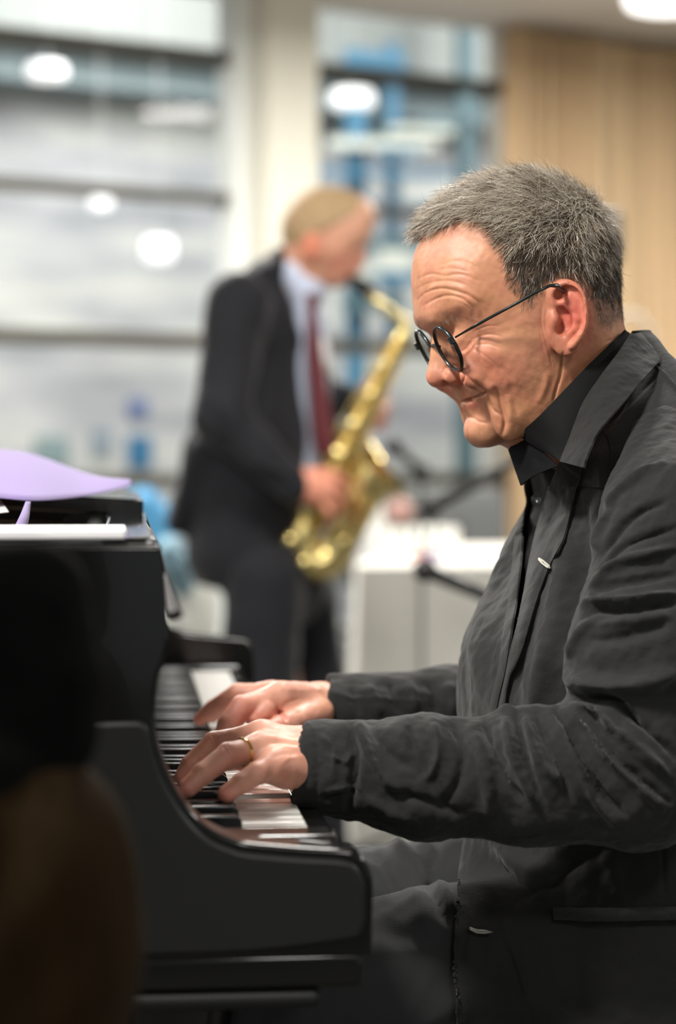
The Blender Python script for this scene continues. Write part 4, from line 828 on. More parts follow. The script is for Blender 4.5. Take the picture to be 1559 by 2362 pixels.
JR = [(1480, 767), (1521, 824), (1508, 846), (1476, 881), (1438, 927), (1404, 965), (1377, 999), (1354, 1050), (1345, 1078), (1324, 1140), (1301, 1235), (1267, 1304), (1236, 1388), (1202, 1502), (1171, 1578), (1160, 1670)]
# collar: down to the notch; lapel: from the notch
def cutat(L, n0, n1): a = resample(catmull(L, 6), 200); return [tuple(p) for p in a[n0:n1:4]]
ja, jb = resample(catmull(JL, 6), 200), resample(catmull(JR, 6), 200)
CLd = [(1453, 770, 1.915), (1423, 816, 1.890), (1385, 866, 1.868), (1343, 930, 1.860), (1316, 999, 1.852), (1290, 1064, 1.847)]
CRd = [(1480, 767, 1.925), (1521, 824, 1.905), (1508, 846, 1.885), (1476, 881, 1.862), (1438, 927, 1.842), (1404, 965, 1.828), (1377, 999, 1.818), (1354, 1050, 1.808), (1345, 1078, 1.806)]
la, ra = resample(catmull(CLd, 6), 110), resample(catmull(CRd, 6), 110); G = np.zeros((110, 34, 3))
for i in range(110):
    for j in range(34):
        t = j / 33; q = la[i] * (1 - t) + ra[i] * t; dr_ = P(q[0], q[1], 1.0) - cam.location; dr_.normalize(); hit = bv.ray_cast(cam.location, dr_)
        dd = q[2] - .004 * math.sin(math.pi * t)
        if hit[0] is not None: dd = min(dd, hit[0].y - .006)
        G[i, j] = P(q[0], q[1], dd)
for _ in range(12): G[1:-1, 1:-1, 1] = (G[:-2, 1:-1, 1] + G[2:, 1:-1, 1] + G[1:-1, :-2, 1] + G[1:-1, 2:, 1]) / 4
G[..., 1] += (wnoise(G.reshape(-1, 3), 40, 4) * .0011 + wnoise(G.reshape(-1, 3), 110, 1) * .0005).reshape(110, 34)
col = addpart('collar', grid_sheet(G, -.0022), M['jacket'], jk)
LO = lambda s: .003 + .030 * max(0, 1 - s * 5)
lap = addpart('lapel', strip([tuple(p) for p in ja[66::4]], [tuple(p) for p in jb[74::4]], LO, .010, 170, 22, puff=.004, noise=.0006), M['jacket'], jk)
# rolled front edge of the far side of the jacket
OFE = [(1209, 1171), (1202, 1235), (1195, 1320), (1187, 1388), (1175, 1460), (1164, 1540), (1150, 1600), (1137, 1670)]
addpart('front_facing', strip([(u - 16, v) for u, v in OFE[1:]], [(u + 2, v) for u, v in OFE[1:]], .002, .005, 100, 8, puff=.002, noise=.0003), M['jacket'], jk)
# buttonholes and loops
def tubepx(pts, off, r, name, mt, par, n=8, flat=1):
    q = [Vector(surf(u, v, off)) for u, v in pts]; return MB().tube(q, r, n).build(name, mt, par)
M['thread'] = mat('pale_thread', lin((150, 150, 140)), .7); M['wire'] = mat('polished_steel_pin', lin((240, 238, 225)), .3, metal=.6)
pn = tubepx([(1243, 1288), (1253, 1294), (1266, 1305), (1267, 1309), (1262, 1308), (1250, 1299), (1243, 1291), (1243, 1288)], .016, .0009, 'lapel_pin', M['wire'], lap); pn['label'] = 'small bright metal pin in the buttonhole'
tubepx([(1083, 2140), (1100, 2146), (1118, 2147), (1134, 2150), (1118, 2152), (1100, 2151), (1084, 2143)], .006, .0009, 'buttonhole', M['thread'], jk)
SEAMS = [[(1385, 986), (1400, 1000), (1411, 1030), (1410, 1065), (1404, 1110), (1396, 1160)], [(1510, 842), (1535, 862), (1559, 890), (1580, 915)]]
for s in SEAMS:
    q = resample(catmull(s, 6), 60)
    for off in (.0015,):
        jq = [Vector(surf(u, v, off)) for u, v in q]; MB().tube(jq, .0011, 6).build('seam', M['thread'] if False else M['jacket'], jk)
pk = addpart('pocket_welt', strip([(1275, 2098), (1400, 2098), (1500, 2096), (1620, 2092)], [(1277, 2122), (1400, 2124), (1500, 2122), (1620, 2120)], .001, .006, 100, 12, puff=.002), M['jacket'], jk)
# shirt
HV_, HF_ = torso(-.010, 1000, 2360, 200, 300); HNn = vnormals(HV_, HF_); HV_ = folds(HV_, HNn, [([(1200, 1330), (1175, 1500), (1150, 1650)], 9, 3), ([(1232, 1150), (1222, 1250), (1205, 1350)], 7, 2.5), ([(1218, 1240), (1205, 1330), (1185, 1430)], 5, -2)]); HV_ += HNn * (wnoise(HV_, 18, 5) * .0012)[:, None]
shirt = addpart('shirt', (HV_, HF_), M['shirt'], pianist, 180); shirt['label'] = 'black button-up shirt'
bvall = bv
def strip2(L, R, dL, dR, n=90, m=24, puff=.0, th=.0018):
    Lp, Rp = resample(catmull([(*p, d) for p, d in zip(L, dL)], 6), n), resample(catmull([(*p, d) for p, d in zip(R, dR)], 6), n)
    G = np.stack([PA(Lp * (1 - t) + Rp * t + np.array([0, 0, -puff * math.sin(math.pi * t)])) for t in np.linspace(0, 1, m)], 1); return grid_sheet(G, th)
def sd(u, v, off): return float(surf(u, v, off)[1])
top = [(1441, 764), (1404, 798), (1352, 848), (1300, 903), (1250, 956), (1215, 988), (1199, 1004)]; dt = [1.925, 1.905, 1.886, 1.879, 1.882, 1.900, 1.918]
bot = [(1478, 790), (1462, 860), (1422, 920), (1382, 985), (1335, 1045), (1303, 1066), (1288, 1060)]; db = [1.918, 1.902, 1.886, 1.872, 1.862, 1.862, 1.866]
addpart('shirt_collar', strip2(top, bot, dt, db, 110, 30, .004), M['shirt'], shirt)
# stand of the collar, under the leaf
st0 = [(1205, 998), (1196, 1012), (1183, 1028), (1176, 1038)]; st1 = [(1290, 1075), (1262, 1085), (1230, 1100), (1204, 1120)]
addpart('collar_stand', strip2(st0, st1, [1.925, 1.93, 1.938, 1.945], [1.865, 1.88, 1.90, 1.915], 40, 16, .004), M['shirt'], shirt)
far_t = [(1176, 1036), (1230, 1000), (1330, 930), (1440, 775)]
addpart('collar_back', strip2([(1178, 1040), (1240, 1010), (1340, 900), (1445, 768)], [(1195, 1090), (1280, 1080), (1380, 1000), (1470, 820)], [1.95, 2.0, 2.02, 1.96], [1.95, 2.03, 2.06, 1.97], 50, 10), M['shirt'], shirt)
bc = Vector(surf(1238, 1152, .004)); nb = (cam.location - bc).normalized(); nb = (nb + Vector((-.35, 0, .1))).normalized()
bt = MB().lathe([(0, -.001), (.0052, -.001), (.0056, 0), (.0052, .0014), (.0042, .0012), (.0035, .0008), (0, .0008)], bc, nb, 28).build('button', mat('grey_horn_button', lin((70, 70, 72)), .2, coat=.6), shirt); bt['label'] = 'small shiny grey button'
# trousers and shoes
addpart('trousers', (QV, QF), M['trouser'], pianist, 180)
M['shoe'] = mat('black_leather', lin((20, 18, 17)), .3, coat=.3)
for x, y in ((-.09, 1.84), (.0, 2.14)):
    m = MB(); m.ell((x - .05, y, .045), (.13, .045, .045)); m.ell((x + .02, y, .075), (.06, .045, .055)); m.box((x - .03, y, .010), (.13, .040, .010)); m.build('shoe', M['shoe'], pianist)
# bench
bn = empty('piano_bench', (.24, 1.98, 0), 'low black padded piano bench under the seated pianist', 'bench')
MB().box((.27, 1.98, .385), (.17, .36, .045)).build('seat_cushion', M['shoe'], bn, bevel=.02)
MB().box((.27, 1.98, .315), (.165, .35, .025)).build('seat_frame', M['lac'], bn, bevel=.004)
for sx in (-1, 1):
    for sy in (-1, 1): MB().box((.26 + sx * .14, 1.98 + sy * .32, .147), (.02, .02, .147)).build('leg', M['lac'], bn, bevel=.004)
# glasses
M['frame'] = mat('black_metal_frame', lin((30, 36, 34)), .3, metal=.3, coat=.3); M['lens'] = glassmat('spectacle_lens', refl=.09, tint=(.88, .88, .88), fres=99)
gl = empty('glasses', hw(1030, 800), 'round thin black-framed glasses low on the nose of the pianist', 'glasses')
ph_ = math.radians(28); fdir = Vector((-math.cos(ph_) * HX[0], -math.cos(ph_) * HX[1], -math.sin(ph_))); ldir = Vector((HL[0], HL[1], 0)); udir = fdir.cross(ldir).normalized(); udir = udir if udir.z > 0 else -udir
rl = .0208; cN = hw(1034, 805, 32); 
cN = P(1033, 804, 1.893); mid = cN - ldir * .031
for sg, nm in ((1, 'near'), (-1, 'far')):
    c = mid + ldir * (.031 * sg); ring = []
    tl_ = (fdir + ldir * (.07 * sg)).normalized(); xl = udir.cross(tl_).normalized(); yl = tl_.cross(xl)
    for i in range(49): a = 2 * math.pi * i / 48; ring.append(c + xl * (rl * math.cos(a)) + yl * (rl * 1.02 * math.sin(a)))
    rm = MB().tube(ring, .00125, 10, cap=False, flat=1.5); rm.build('rim', M['frame'], gl)
    b = MB(); n_ = 36; pts = [c + xl * (rl * math.cos(2 * math.pi * i / n_)) + yl * (rl * math.sin(2 * math.pi * i / n_)) for i in range(n_)]
    V = [p + tl_ * .0005 for p in pts] + [p - tl_ * .0005 for p in pts]; b.add(V, [tuple(range(n_)), tuple(range(2 * n_ - 1, n_ - 1, -1))] + [(i, i + n_, (i + 1) % n_ + n_, (i + 1) % n_) for i in range(n_)]); b.build('lens', M['lens'], gl)
    ou = c + ldir * (sg * rl * .95) + udir * .007
    MB().box(ou + ldir * (sg * .0015), (.0022, .0026, .0035), (fdir, ldir, udir)).build('hinge', M['frame'], gl, bevel=.0006)
    if sg == 1: path = [P(1050, 778, ou.y), P(1062, 771, ou.y - .004), P(1090, 755, 1.880), P(1120, 738, 1.868), P(1190, 700, 1.858), P(1240, 672, 1.855), P(1268, 659, 1.857), P(1284, 659, 1.864), P(1300, 672, 1.876)]
    else:
        q = [Vector(p) for p in [P(1050, 778, ou.y)]]; path = []
        for p in [P(1062, 771, cN.y - .004), P(1120, 738, 1.868), P(1190, 700, 1.858), P(1240, 672, 1.855), P(1268, 659, 1.857), P(1290, 663, 1.866)]:
            r_ = (p - mid).dot(ldir); path.append(p - ldir * (2 * r_))
    MB().tube(path, [.0009, .0009] + [.00135] * (len(path) - 4) + [.0022, .0022], 10).build('temple_arm', M['frame'], gl)
br = [mid + ldir * (x * .0115) + udir * (.006 - .003 * x * x) + fdir * (.0015 * (1 - x * x)) for x in (-1, -.5, 0, .5, 1)]
MB().tube(br, .0013, 10).build('bridge', M['frame'], gl)
for sg in (1, -1): MB().ell(mid + ldir * (.0085 * sg) - fdir * .003 - udir * .004, (.0012, .0025, .0045), (ldir, fdir, udir)).build('nose_pad', M['lens'], gl)
# ring
rc = pj(563, 1744, 1.7395); fd = (pj(527, 1741, 1.728) - pj(603, 1727, 1.748)); fd /= np.linalg.norm(fd)
rc = pj(603, 1727, 1.748) + (pj(527, 1741, 1.728) - pj(603, 1727, 1.748)) * .54
pr_ = [(.0109, -.0011), (.0117, -.0011), (.0119, 0), (.0117, .0011), (.0109, .0011), (.0109, -.0011)]
tag(MB().lathe(pr_, rc, tuple(fd), 40).build('wedding_ring', mat('gold', lin((232, 190, 110)), .18, metal=1), None), 'thin gold ring on the left hand of the pianist above the keys', 'ring')
# ================================================================ HAIR OF THE PIANIST
def strands(P0, N0, dirs, length, lift, rad, cols, seg=5, curl=.3):
    n = len(P0); pts = [P0 - N0 * .0015]; t = N0 * lift[:, None] + dirs; t /= np.linalg.norm(t, axis=1, keepdims=True); step = length / seg
    for k in range(seg):
        pts.append(pts[-1] + t * step[:, None]); t = t + dirs * .28 + RNG.normal(size=(n, 3)) * curl * .5 - np.array([0, 0, .06]); t /= np.linalg.norm(t, axis=1, keepdims=True)
    pts = np.array(pts); m = seg + 1; ax = np.cross(t, RNG.normal(size=(n, 3))); ax /= np.linalg.norm(ax, axis=1, keepdims=True); bx = np.cross(t, ax)
    V = np.zeros((n, m, 3, 3)); C = np.zeros((n, m, 3, 4)); C[..., 3] = 1
    for k in range(m):
        r = rad * (1 - .8 * k / seg)
        for j in range(3): a = 2 * math.pi * j / 3; V[:, k, j] = pts[k] + (ax * math.cos(a) + bx * math.sin(a)) * r[:, None]
        C[:, k, :, :3] = (cols * (1.0))[:, None, :]
    base = np.arange(n)[:, None] * (m * 3); F = []
    for k in range(seg):
        for j in range(3): a = k * 3 + j; b = k * 3 + (j + 1) % 3; F.append(np.stack([base[:, 0] + a, base[:, 0] + b, base[:, 0] + b + 3, base[:, 0] + a + 3], 1))
    return V.reshape(-1, 3), np.concatenate(F), C.reshape(-1, 4)
fm = (inh & ~earm & (HV[:, 2] > HC0[2] - .03)); FHR = HF[fm[HF].all(1)]
a_, b_, c_, d_ = [HV[FHR[:, k]] for k in range(4)]; ar = np.linalg.norm(np.cross(c_ - a_, d_ - b_), axis=1)
NS = 34000; pick = RNG.choice(len(FHR), NS, p=ar / ar.sum()); uu, vv = RNG.random((2, NS, 1))
P0 = (a_[pick] * (1 - uu) + b_[pick] * uu) * (1 - vv) + (d_[pick] * (1 - uu) + c_[pick] * uu) * vv; N0 = HN_[FHR[pick, 0]]
loc = np.stack([(P0[:, :2] - HC0[:2]) @ HX, (P0[:, :2] - HC0[:2]) @ HL, P0[:, 2] - HC0[2]], 1); m2 = mir_uv(loc); u, v = m2[:, 0], m2[:, 1]; sg = np.sign(loc[:, 1])
hd, _ = dseg(m2, HAIRLINE); topw = np.clip((590 - v) / 110, 0, 1); back = np.clip((u - 1200) / 200, 0, 1); frontw = np.clip((1080 - u) / 120, 0, 1)
# thin the hair out toward its edge
keep = RNG.random(NS) < np.clip(hd / 16, .12, 1) * np.where(v > 700, .7, 1)
keep &= ~((v > 660) & (u < 1262) & (RNG.random(NS) < .45))
dxp = np.where(topw > .5, -1.0 + .35 * back, -.55 + 1.0 * np.clip((u - 1190) / 190, 0, 1)); dvp = np.where(topw > .5, -.10 + .55 * back + .25 * frontw, .9)
w_ = topw[:, None]; HXw = np.array([HX[0], HX[1], 0]); HLw = np.array([HL[0], HL[1], 0])
dtop = HXw * (-1.0 + .45 * back)[:, None] + np.array([0, 0, 1.]) * (.10 - .75 * back - .15 * frontw)[:, None] + HLw * (sg * .12)[:, None]
dsid = HXw * (-.55 + 1.0 * np.clip((u - 1190) / 190, 0, 1))[:, None] - np.array([0, 0, 1.]) * .95
dr = dtop * w_ + dsid * (1 - w_); q = P0
cl = np.stack([wnoise(q, 70, 1), wnoise(q, 70, 2), wnoise(q, 70, 3)], 1) * .5 + np.stack([wnoise(q, 190, 4), wnoise(q, 190, 5), wnoise(q, 190, 6)], 1) * .38
dr = dr + cl + RNG.normal(size=(NS, 3)) * .26; dr -= N0 * ((dr * N0).sum(1) * .9)[:, None]; dr /= np.linalg.norm(dr, axis=1, keepdims=True)
L_ = (.0135 + .014 * topw + .004 * frontw * topw) * RNG.uniform(.75, 1.2, NS) * np.where(v > 640, np.clip(1 - (v - 640) / 190, .42, 1), 1) * np.clip(.55 + hd / 40, .5, 1)
lift = .45 + .40 * topw + .25 * frontw * topw + .12 * wnoise(q, 60, 7); lift = np.where(v > 640, .28, lift)
r1 = RNG.random(NS); silver = np.clip(.17 + .50 * topw - .22 * frontw + .25 * wnoise(q, 28, 3) + .10 * back * topw - .15 * (v > 620), .06, .8)
base = np.where((r1 < silver)[:, None], np.array(lin((208, 198, 182))), np.where((r1 < silver + .35)[:, None], np.array(lin((112, 88, 64))), np.array(lin((58, 44, 33)))))
base = base * RNG.uniform(.75, 1.2, (NS, 1))
K = keep
M['hair'] = mat('greying_hair', (.2, .17, .14), .32, spec=.5, attr='strand')
V, F, Cc = strands(P0[K], N0[K], dr[K], L_[K], lift[K], np.where(r1[K] < silver[K], .00030, .00020), base[K])
mkmesh('hair', V, F, M['hair'], pianist, attrs={'strand': Cc})['label'] = 'short greying hair combed forward'
# eyebrow, near and far
bmk = [(1008, 738), (1030, 728), (1060, 730), (1085, 742)]; d_b, t_b = dseg(mir_uv(hloc), bmk); ok = np.where((d_b < 9) & (hloc[:, 0] < 0) & (hloc[:, 2] < .02))[0]
pk_ = RNG.choice(ok, 700); P0, N0 = HV[pk_], HN_[pk_]; dr = np.tile(HXw * .8 - np.array([0, 0, .45]), (700, 1)) + RNG.normal(size=(700, 3)) * .25; dr -= N0 * ((dr * N0).sum(1) * .9)[:, None]; dr /= np.linalg.norm(dr, axis=1, keepdims=True)
V, F, Cc = strands(P0, N0, dr, RNG.uniform(.006, .011, 700), np.full(700, .25), np.full(700, .00011), np.where(RNG.random((700, 1)) < .5, np.array(lin((150, 120, 100))), np.array(lin((200, 175, 155)))), 3)
mkmesh('eyebrows', V, F, M['hair'], pianist, attrs={'strand': Cc})
# ================================================================ SAXOPHONIST
SD = 4.85
def q4(u, v, d=SD): return np.array(P(u, v, d))
px = SD / FPX
M['suit'] = mat('dark_navy_suit_cloth', lin((24, 24, 29)), .8, spec=.3, sheen=.12, var=(5, .15, 3, ONE))
M['brassx'] = mat('lacquered_brass', lin((226, 206, 140)), .26, metal=1, var=(30, .15, 3, ONE)); M['brassd'] = mat('aged_brass', lin((188, 156, 84)), .34, metal=1, var=(40, .25, 3, ONE))
def axes(lo, hi, h): ax = [np.arange(lo[i], hi[i], h) for i in range(3)]; return ax, [a.astype(np.float32).reshape([-1 if i == k else 1 for k in range(3)]) for i, a in enumerate(ax)]
def sdfmesh(fn, lo, hi, h, it=2):
    ax, X = axes(lo, hi, h); V, F = surfnets(fn(X), ax); V = relax(V, F, it, .4); return V, orient(V, F)
sax_man = empty('person', (q4(600, 1050)[0], SD, 0), 'man in a dark suit and dark red tie standing and playing a saxophone', 'person')
def shead(X):
    D = s_ell(X, q4(752, 535), (.092, .074, .092)); D = smin(D, s_cap(X, q4(800, 520), q4(820, 500), .05, .045, (1, 1.1, 1)), .03)
    D = smin(D, s_cap(X, q4(770, 590), q4(772, 630), .055, .035, (1, 1, 1)), .03); D = smin(D, s_ell(X, q4(793, 620), (.035, .035, .028)), .02)
    D = smin(D, s_cap(X, q4(826, 565), q4(833, 602), .008, .011), .012); D = smin(D, s_ell(X, q4(812, 636), (.012, .02, .008)), .008); D = smin(D, s_ell(X, q4(828, 548), (.015, .04, .01)), .01)
    D = ssub(D, s_ell(X, q4(822, 575, SD - .035), (.018, .012, .010)), .01); D = smin(D, s_ell(X, q4(808, 578, SD - .025), (.014, .012, .011)), .004)
    for sg in (-1, 1):
        D = smin(D, s_ell(X, q4(716, 566, SD + .075 * sg), (.018, .010, .032)), .006); D = ssub(D, s_ell(X, q4(720, 566, SD + .088 * sg), (.009, .008, .016)), .004)
    D = smin(D, s_cap(X, q4(712, 590), q4(688, 650), .054, .050), .03)
    return D
hv, hf = sdfmesh(shead, (-.16, 4.70, 1.30), (.10, 5.0, 1.68), .004)
uv = proj(hv); c = np.tile(np.array(lin((214, 160, 132))), (len(hv), 1))
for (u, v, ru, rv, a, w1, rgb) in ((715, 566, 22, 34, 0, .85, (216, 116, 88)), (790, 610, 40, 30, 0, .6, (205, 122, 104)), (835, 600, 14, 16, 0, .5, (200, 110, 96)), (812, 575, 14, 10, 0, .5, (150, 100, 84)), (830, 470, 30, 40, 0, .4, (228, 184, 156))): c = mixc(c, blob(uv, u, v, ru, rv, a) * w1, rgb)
def fingers(X, D, spec):
    Fg = None
    for pts, r in spec:
        f = None
        for i in range(len(pts) - 1):
            s = s_cap(X, pts[i], pts[i + 1], r * (1 - .1 * i), r * (.9 - .1 * i)); f = s if f is None else smin(f, s, .003)
        Fg = f if Fg is None else np.minimum(Fg, f)
    return smin(D, Fg, .005)
def nhand(X):   # hand on the lower keys, on our side
    d = 4.66; D = s_cap(X, q4(672, 1118, d), q4(712, 1122, d), .030, .034, (1, .7, 1)); D = smin(D, s_cap(X, q4(712, 1120, d), q4(745, 1128, d), .038, .030, (1, .6, 1)), .02)
    return fingers(X, D, [([q4(742, 1098, d), q4(780, 1096, d + .02), q4(800, 1112, d + .05)], .011), ([q4(752, 1116, d), q4(785, 1128, d + .02), q4(798, 1148, d + .05)], .0115), ([q4(750, 1136, d), q4(778, 1160, d + .01), q4(786, 1182, d + .04)], .0112), ([q4(738, 1150, d), q4(758, 1180, d), q4(764, 1204, d + .03)], .010), ([q4(715, 1098, d + .03), q4(745, 1086, d + .08), q4(765, 1094, d + .11)], .012)])
nv_, nf_ = sdfmesh(nhand, (-.13, 4.56, .84), (.05, 4.84, 1.04), .0032)
def fhand(X):   # hand on the upper keys, beyond the horn
    d = 4.98; D = s_cap(X, q4(820, 930, d + .03), q4(868, 945, d), .026, .036, (1, .6, 1))
    return fingers(X, D, [([q4(872, 918, d), q4(890, 915, d - .05), q4(880, 922, d - .10)], .010), ([q4(876, 936, d), q4(895, 938, d - .05), q4(876, 944, d - .10)], .011), ([q4(874, 956, d), q4(891, 962, d - .05), q4(870, 966, d - .10)], .0108), ([q4(868, 974, d), q4(884, 984, d - .045), q4(866, 988, d - .09)], .0098), ([q4(842, 910, d), q4(850, 888, d - .04), q4(856, 884, d - .08)], .0115)])
fv_, ff_ = sdfmesh(fhand, (-.02, 4.82, 1.03), (.16, 5.06, 1.25), .0032)
def sbody(X):
    D = s_cap(X, q4(600, 760, 4.88), q4(590, 1200, 4.88), .09, .10); 
    for yy, u1, u2 in ((4.78, 600, 610), (4.98, 745, 735)): D = smin(D, s_cap(X, q4(620, 1280, yy), np.array([q4(u1, 1300)[0], yy, .1]), .05, .035), .02)
    return smin(D, s_cap(X, q4(640, 760, 4.88), q4(686, 670, 4.87), .05, .04), .02)
bv_, bf_ = sdfmesh(sbody, (-.35, 4.6, .06), (.06, 5.16, 1.45), .01)
n0 = 0; VS = []; FS = []; CS = []
for v_, f_, c_ in ((hv, hf, c), (nv_, nf_, np.tile(np.array(lin((222, 150, 124))), (len(nv_), 1))), (fv_, ff_, np.tile(np.array(lin((222, 158, 146))), (len(fv_), 1))), (bv_, bf_, np.tile(np.array(lin((210, 160, 130))), (len(bv_), 1)))):
    FS.append(f_ + n0); n0 += len(v_); VS.append(v_); CS.append(c_)
mkmesh('body', np.concatenate(VS), np.concatenate(FS), M['skin'], sax_man, attrs={'tone': rgba(np.concatenate(CS))})
def shair(X):
    D = s_ell(X, q4(750, 533), (.099, .080, .100)); D = smin(D, s_cap(X, q4(795, 505), q4(812, 490), .045, .040, (1, 1.15, 1)), .03)
    zl = q4(700, 560)[2]; x0 = q4(700, 560)[0]
    cut = -(X[2] - (1.03 + (1050 - 585) * px) - (X[0] - q4(660, 0)[0]) * .52); cut2 = (X[0] - q4(832, 0)[0])
    D = np.maximum(D, cut); D = np.maximum(D, cut2); return ssub(D, s_ell(X, q4(838, 548), (.048, .2, .052)), .006)
V, F = sdfmesh(shair, (-.16, 4.72, 1.38), (.09, 4.98, 1.68), .004); N = vnormals(V, F); V += N * (wnoise(V, 90, 1) * .0015)[:, None]
mkmesh('hair', V, F, mat('fair_cropped_hair', lin((168, 140, 104)), .7, var=(120, .3, 3, ONE)), sax_man)
def sjack(X):
    D = s_cap(X, q4(612, 660, 4.88), q4(590, 760, 4.88), .062, .105, (1, 1.35, 1)); D = smin(D, s_cap(X, q4(588, 760, 4.88), q4(585, 1010, 4.88), .112, .128, (1, 1.25, 1)), .03)
    D = smin(D, s_cap(X, q4(585, 1010, 4.88), q4(572, 1270, 4.88), .128, .138, (1, 1.25, 1)), .03); D = smin(D, s_cap(X, q4(470, 1040, 4.86), q4(412, 1205, 4.86), .045, .028, (1, 2.2, 1)), .03)
    D = smin(D, s_cap(X, q4(640, 620, 4.87), q4(645, 590, 4.87), .040, .022, (1, 2, 1)), .02)
    # cut the open front and the hem
    pA, pB = q4(660, 585), q4(752, 1100); nn = np.array([pB[2] - pA[2], 0, -(pB[0] - pA[0])]); nn = -nn / np.linalg.norm(nn)
    D = np.maximum(D, (X[0] - pA[0]) * nn[0] + (X[2] - pA[2]) * nn[2] - .006 * np.cos((X[2] - 1.1) * 20)); D = np.maximum(D, (q4(0, 1352)[2] - X[2]))
    A = s_cap(X, q4(548, 700, 4.73), q4(512, 960, 4.66), .072, .060, (1, .9, 1)); A = smin(A, s_cap(X, q4(512, 960, 4.66), q4(678, 1118, 4.66), .058, .040), .03)
    D = smin(D, A, .025)
    B = s_cap(X, q4(650, 720, 5.03), q4(720, 920, 5.10), .065, .055); B = smin(B, s_cap(X, q4(720, 920, 5.10), q4(828, 925, 5.01), .05, .036), .03)
    D = smin(D, B, .02); Lp = s_cap(X, q4(706, 740, 4.99), q4(735, 1060, 4.99), .05, .055, (1, .8, 1)); return smin(D, Lp, .01)
V, F = sdfmesh(sjack, (-.42, 4.55, .70), (.09, 5.22, 1.52), .006); N = vnormals(V, F)
V = folds(V, N, [([(470, 900), (520, 960), (560, 1040)], 10, 6), ([(455, 960), (520, 1010), (600, 1070), (680, 1100)], 12, 8), ([(500, 1000), (560, 1060), (640, 1120)], 10, -8), ([(560, 660), (600, 780), (620, 900)], 14, -6), ([(640, 640), (690, 800), (720, 950), (735, 1050)], 9, 8)])
V += vnormals(V, F) * (wnoise(V, 9, 2) * .003)[:, None]
mkmesh('jacket', V, F, M['suit'], sax_man)
def strous(X):
    D = s_cap(X, q4(600, 1290, 4.88), q4(640, 1340, 4.88), .115, .115, (1, 1.1, 1))
    for yy, u1, u2, r in ((4.77, 596, 612, .088), (4.99, 742, 742, .064)):
        D = smin(D, s_cap(X, q4(610 if yy < 4.9 else 700, 1330, yy), q4(u1, 1600, yy), r, r * .95), .03); D = smin(D, s_cap(X, q4(u1, 1600, yy), np.array([q4(u2, 1700)[0], yy, .09]), r * .95, .06), .02)
    return D
V, F = sdfmesh(strous, (-.34, 4.6, .03), (.10, 5.12, .92), .008); V += vnormals(V, F) * (wnoise(V, 9, 5) * .003)[:, None]; mkmesh('trousers', V, F, M['suit'], sax_man)
def sshirt(X): return smin(smin(s_cap(X, q4(690, 640, 4.86), q4(712, 760, 4.86), .045, .052, (.75, 1.2, 1)), s_cap(X, q4(708, 760, 4.86), q4(722, 1080, 4.87), .052, .052, (.85, 1.3, 1)), .02), s_cap(X, q4(676, 632, 4.87), q4(704, 672, 4.87), .067, .066, (.8, 1.15, .62)), .012)
V, F = sdfmesh(sshirt, (-.16, 4.74, .94), (.02, 5.0, 1.50), .005); mkmesh('shirt', V, F, mat('pale_blue_shirt', lin((196, 204, 224)), .8), sax_man)
tie = [(716, 676, 4.775, 12), (722, 700, 4.772, 15), (720, 715, 4.772, 11), (723, 800, 4.768, 18), (734, 900, 4.765, 23), (744, 1000, 4.765, 26), (750, 1052, 4.768, 22)]
Lp = [(u - w_, v, d) for u, v, d, w_ in tie]; Rp = [(u + w_, v, d) for u, v, d, w_ in tie]; G = np.stack([resample(PA(Lp), 40), resample(PA([(u, v, d - .006) for u, v, d, _ in tie]), 40), resample(PA(Rp), 40)], 1); V, F = grid_sheet(G, -.004)
tie_o = mkmesh('tie', V, orient(V, F), mat('dark_red_tie', lin((92, 26, 34)), .6, sheen=.2), sax_man)
G = PA([[(738, 782, 4.785), (756, 782, 4.80)], [(742, 830, 4.78), (762, 830, 4.80)], [(748, 868, 4.785), (764, 866, 4.80)]]); V, F = grid_sheet(G, -.004); mkmesh('shirt_front', V, orient(V, F), mat('white_shirt_front', lin((214, 212, 214)), .8), sax_man)
for x, y in ((q4(620, 0)[0], 4.77), (q4(745, 0)[0], 4.99)):
    m = MB(); m.ell((x + .05, y, .045), (.14, .048, .044)); m.box((x + .03, y, .010), (.14, .042, .010)); m.build('shoe', M['shoe'], sax_man)
# ---------------------------------------------------------------- saxophone
sax = empty('saxophone', q4(800, 1100), 'gold brass alto saxophone held by the man in the dark suit', 'saxophone')
D_ = 4.78
def sp_(u, v, d=D_): return P(u, v, d)
MB().tube([sp_(806, 640, 4.82), sp_(826, 655, 4.81), sp_(860, 682, 4.80)], [.009, .017, .017], 16).build('mouthpiece', M['ebony'], sax)
MB().tube([sp_(828, 657, 4.81), sp_(842, 668, 4.805)], [.0185, .0185], 16).build('ligature', M['ebony'], sax)
nk = catmull([sp_(850, 676, 4.80), sp_(868, 692), sp_(900, 720), sp_(926, 740), sp_(934, 756), sp_(930, 778)], 5); MB().tube([tuple(p) for p in nk], list(np.linspace(.0095, .0155, len(nk))), 18).build('neck', M['brassx'], sax)
MB().tube([sp_(931, 770), sp_(922, 788)], [.019, .019], 18).build('neck_collar', M['brassx'], sax)
bd = [sp_(926, 780), sp_(834, 965), sp_(712, 1212)]; MB().tube(bd, [.0165, .024, .034], 28).build('body_tube', M['brassd'], sax)
bw = catmull([sp_(712, 1212), sp_(697, 1248), sp_(706, 1285), sp_(738, 1300), sp_(768, 1284), sp_(786, 1250)], 6); MB().tube([tuple(p) for p in bw], list(np.linspace(.034, .040, len(bw))), 28).build('bow', M['brassx'], sax)
bl_ = catmull([sp_(786, 1250), sp_(812, 1190), sp_(838, 1138), sp_(866, 1100), sp_(893, 1080)], 7); rr = np.interp(np.linspace(0, 1, len(bl_)), [0, .5, .8, .93, 1], [.040, .046, .056, .068, .082])
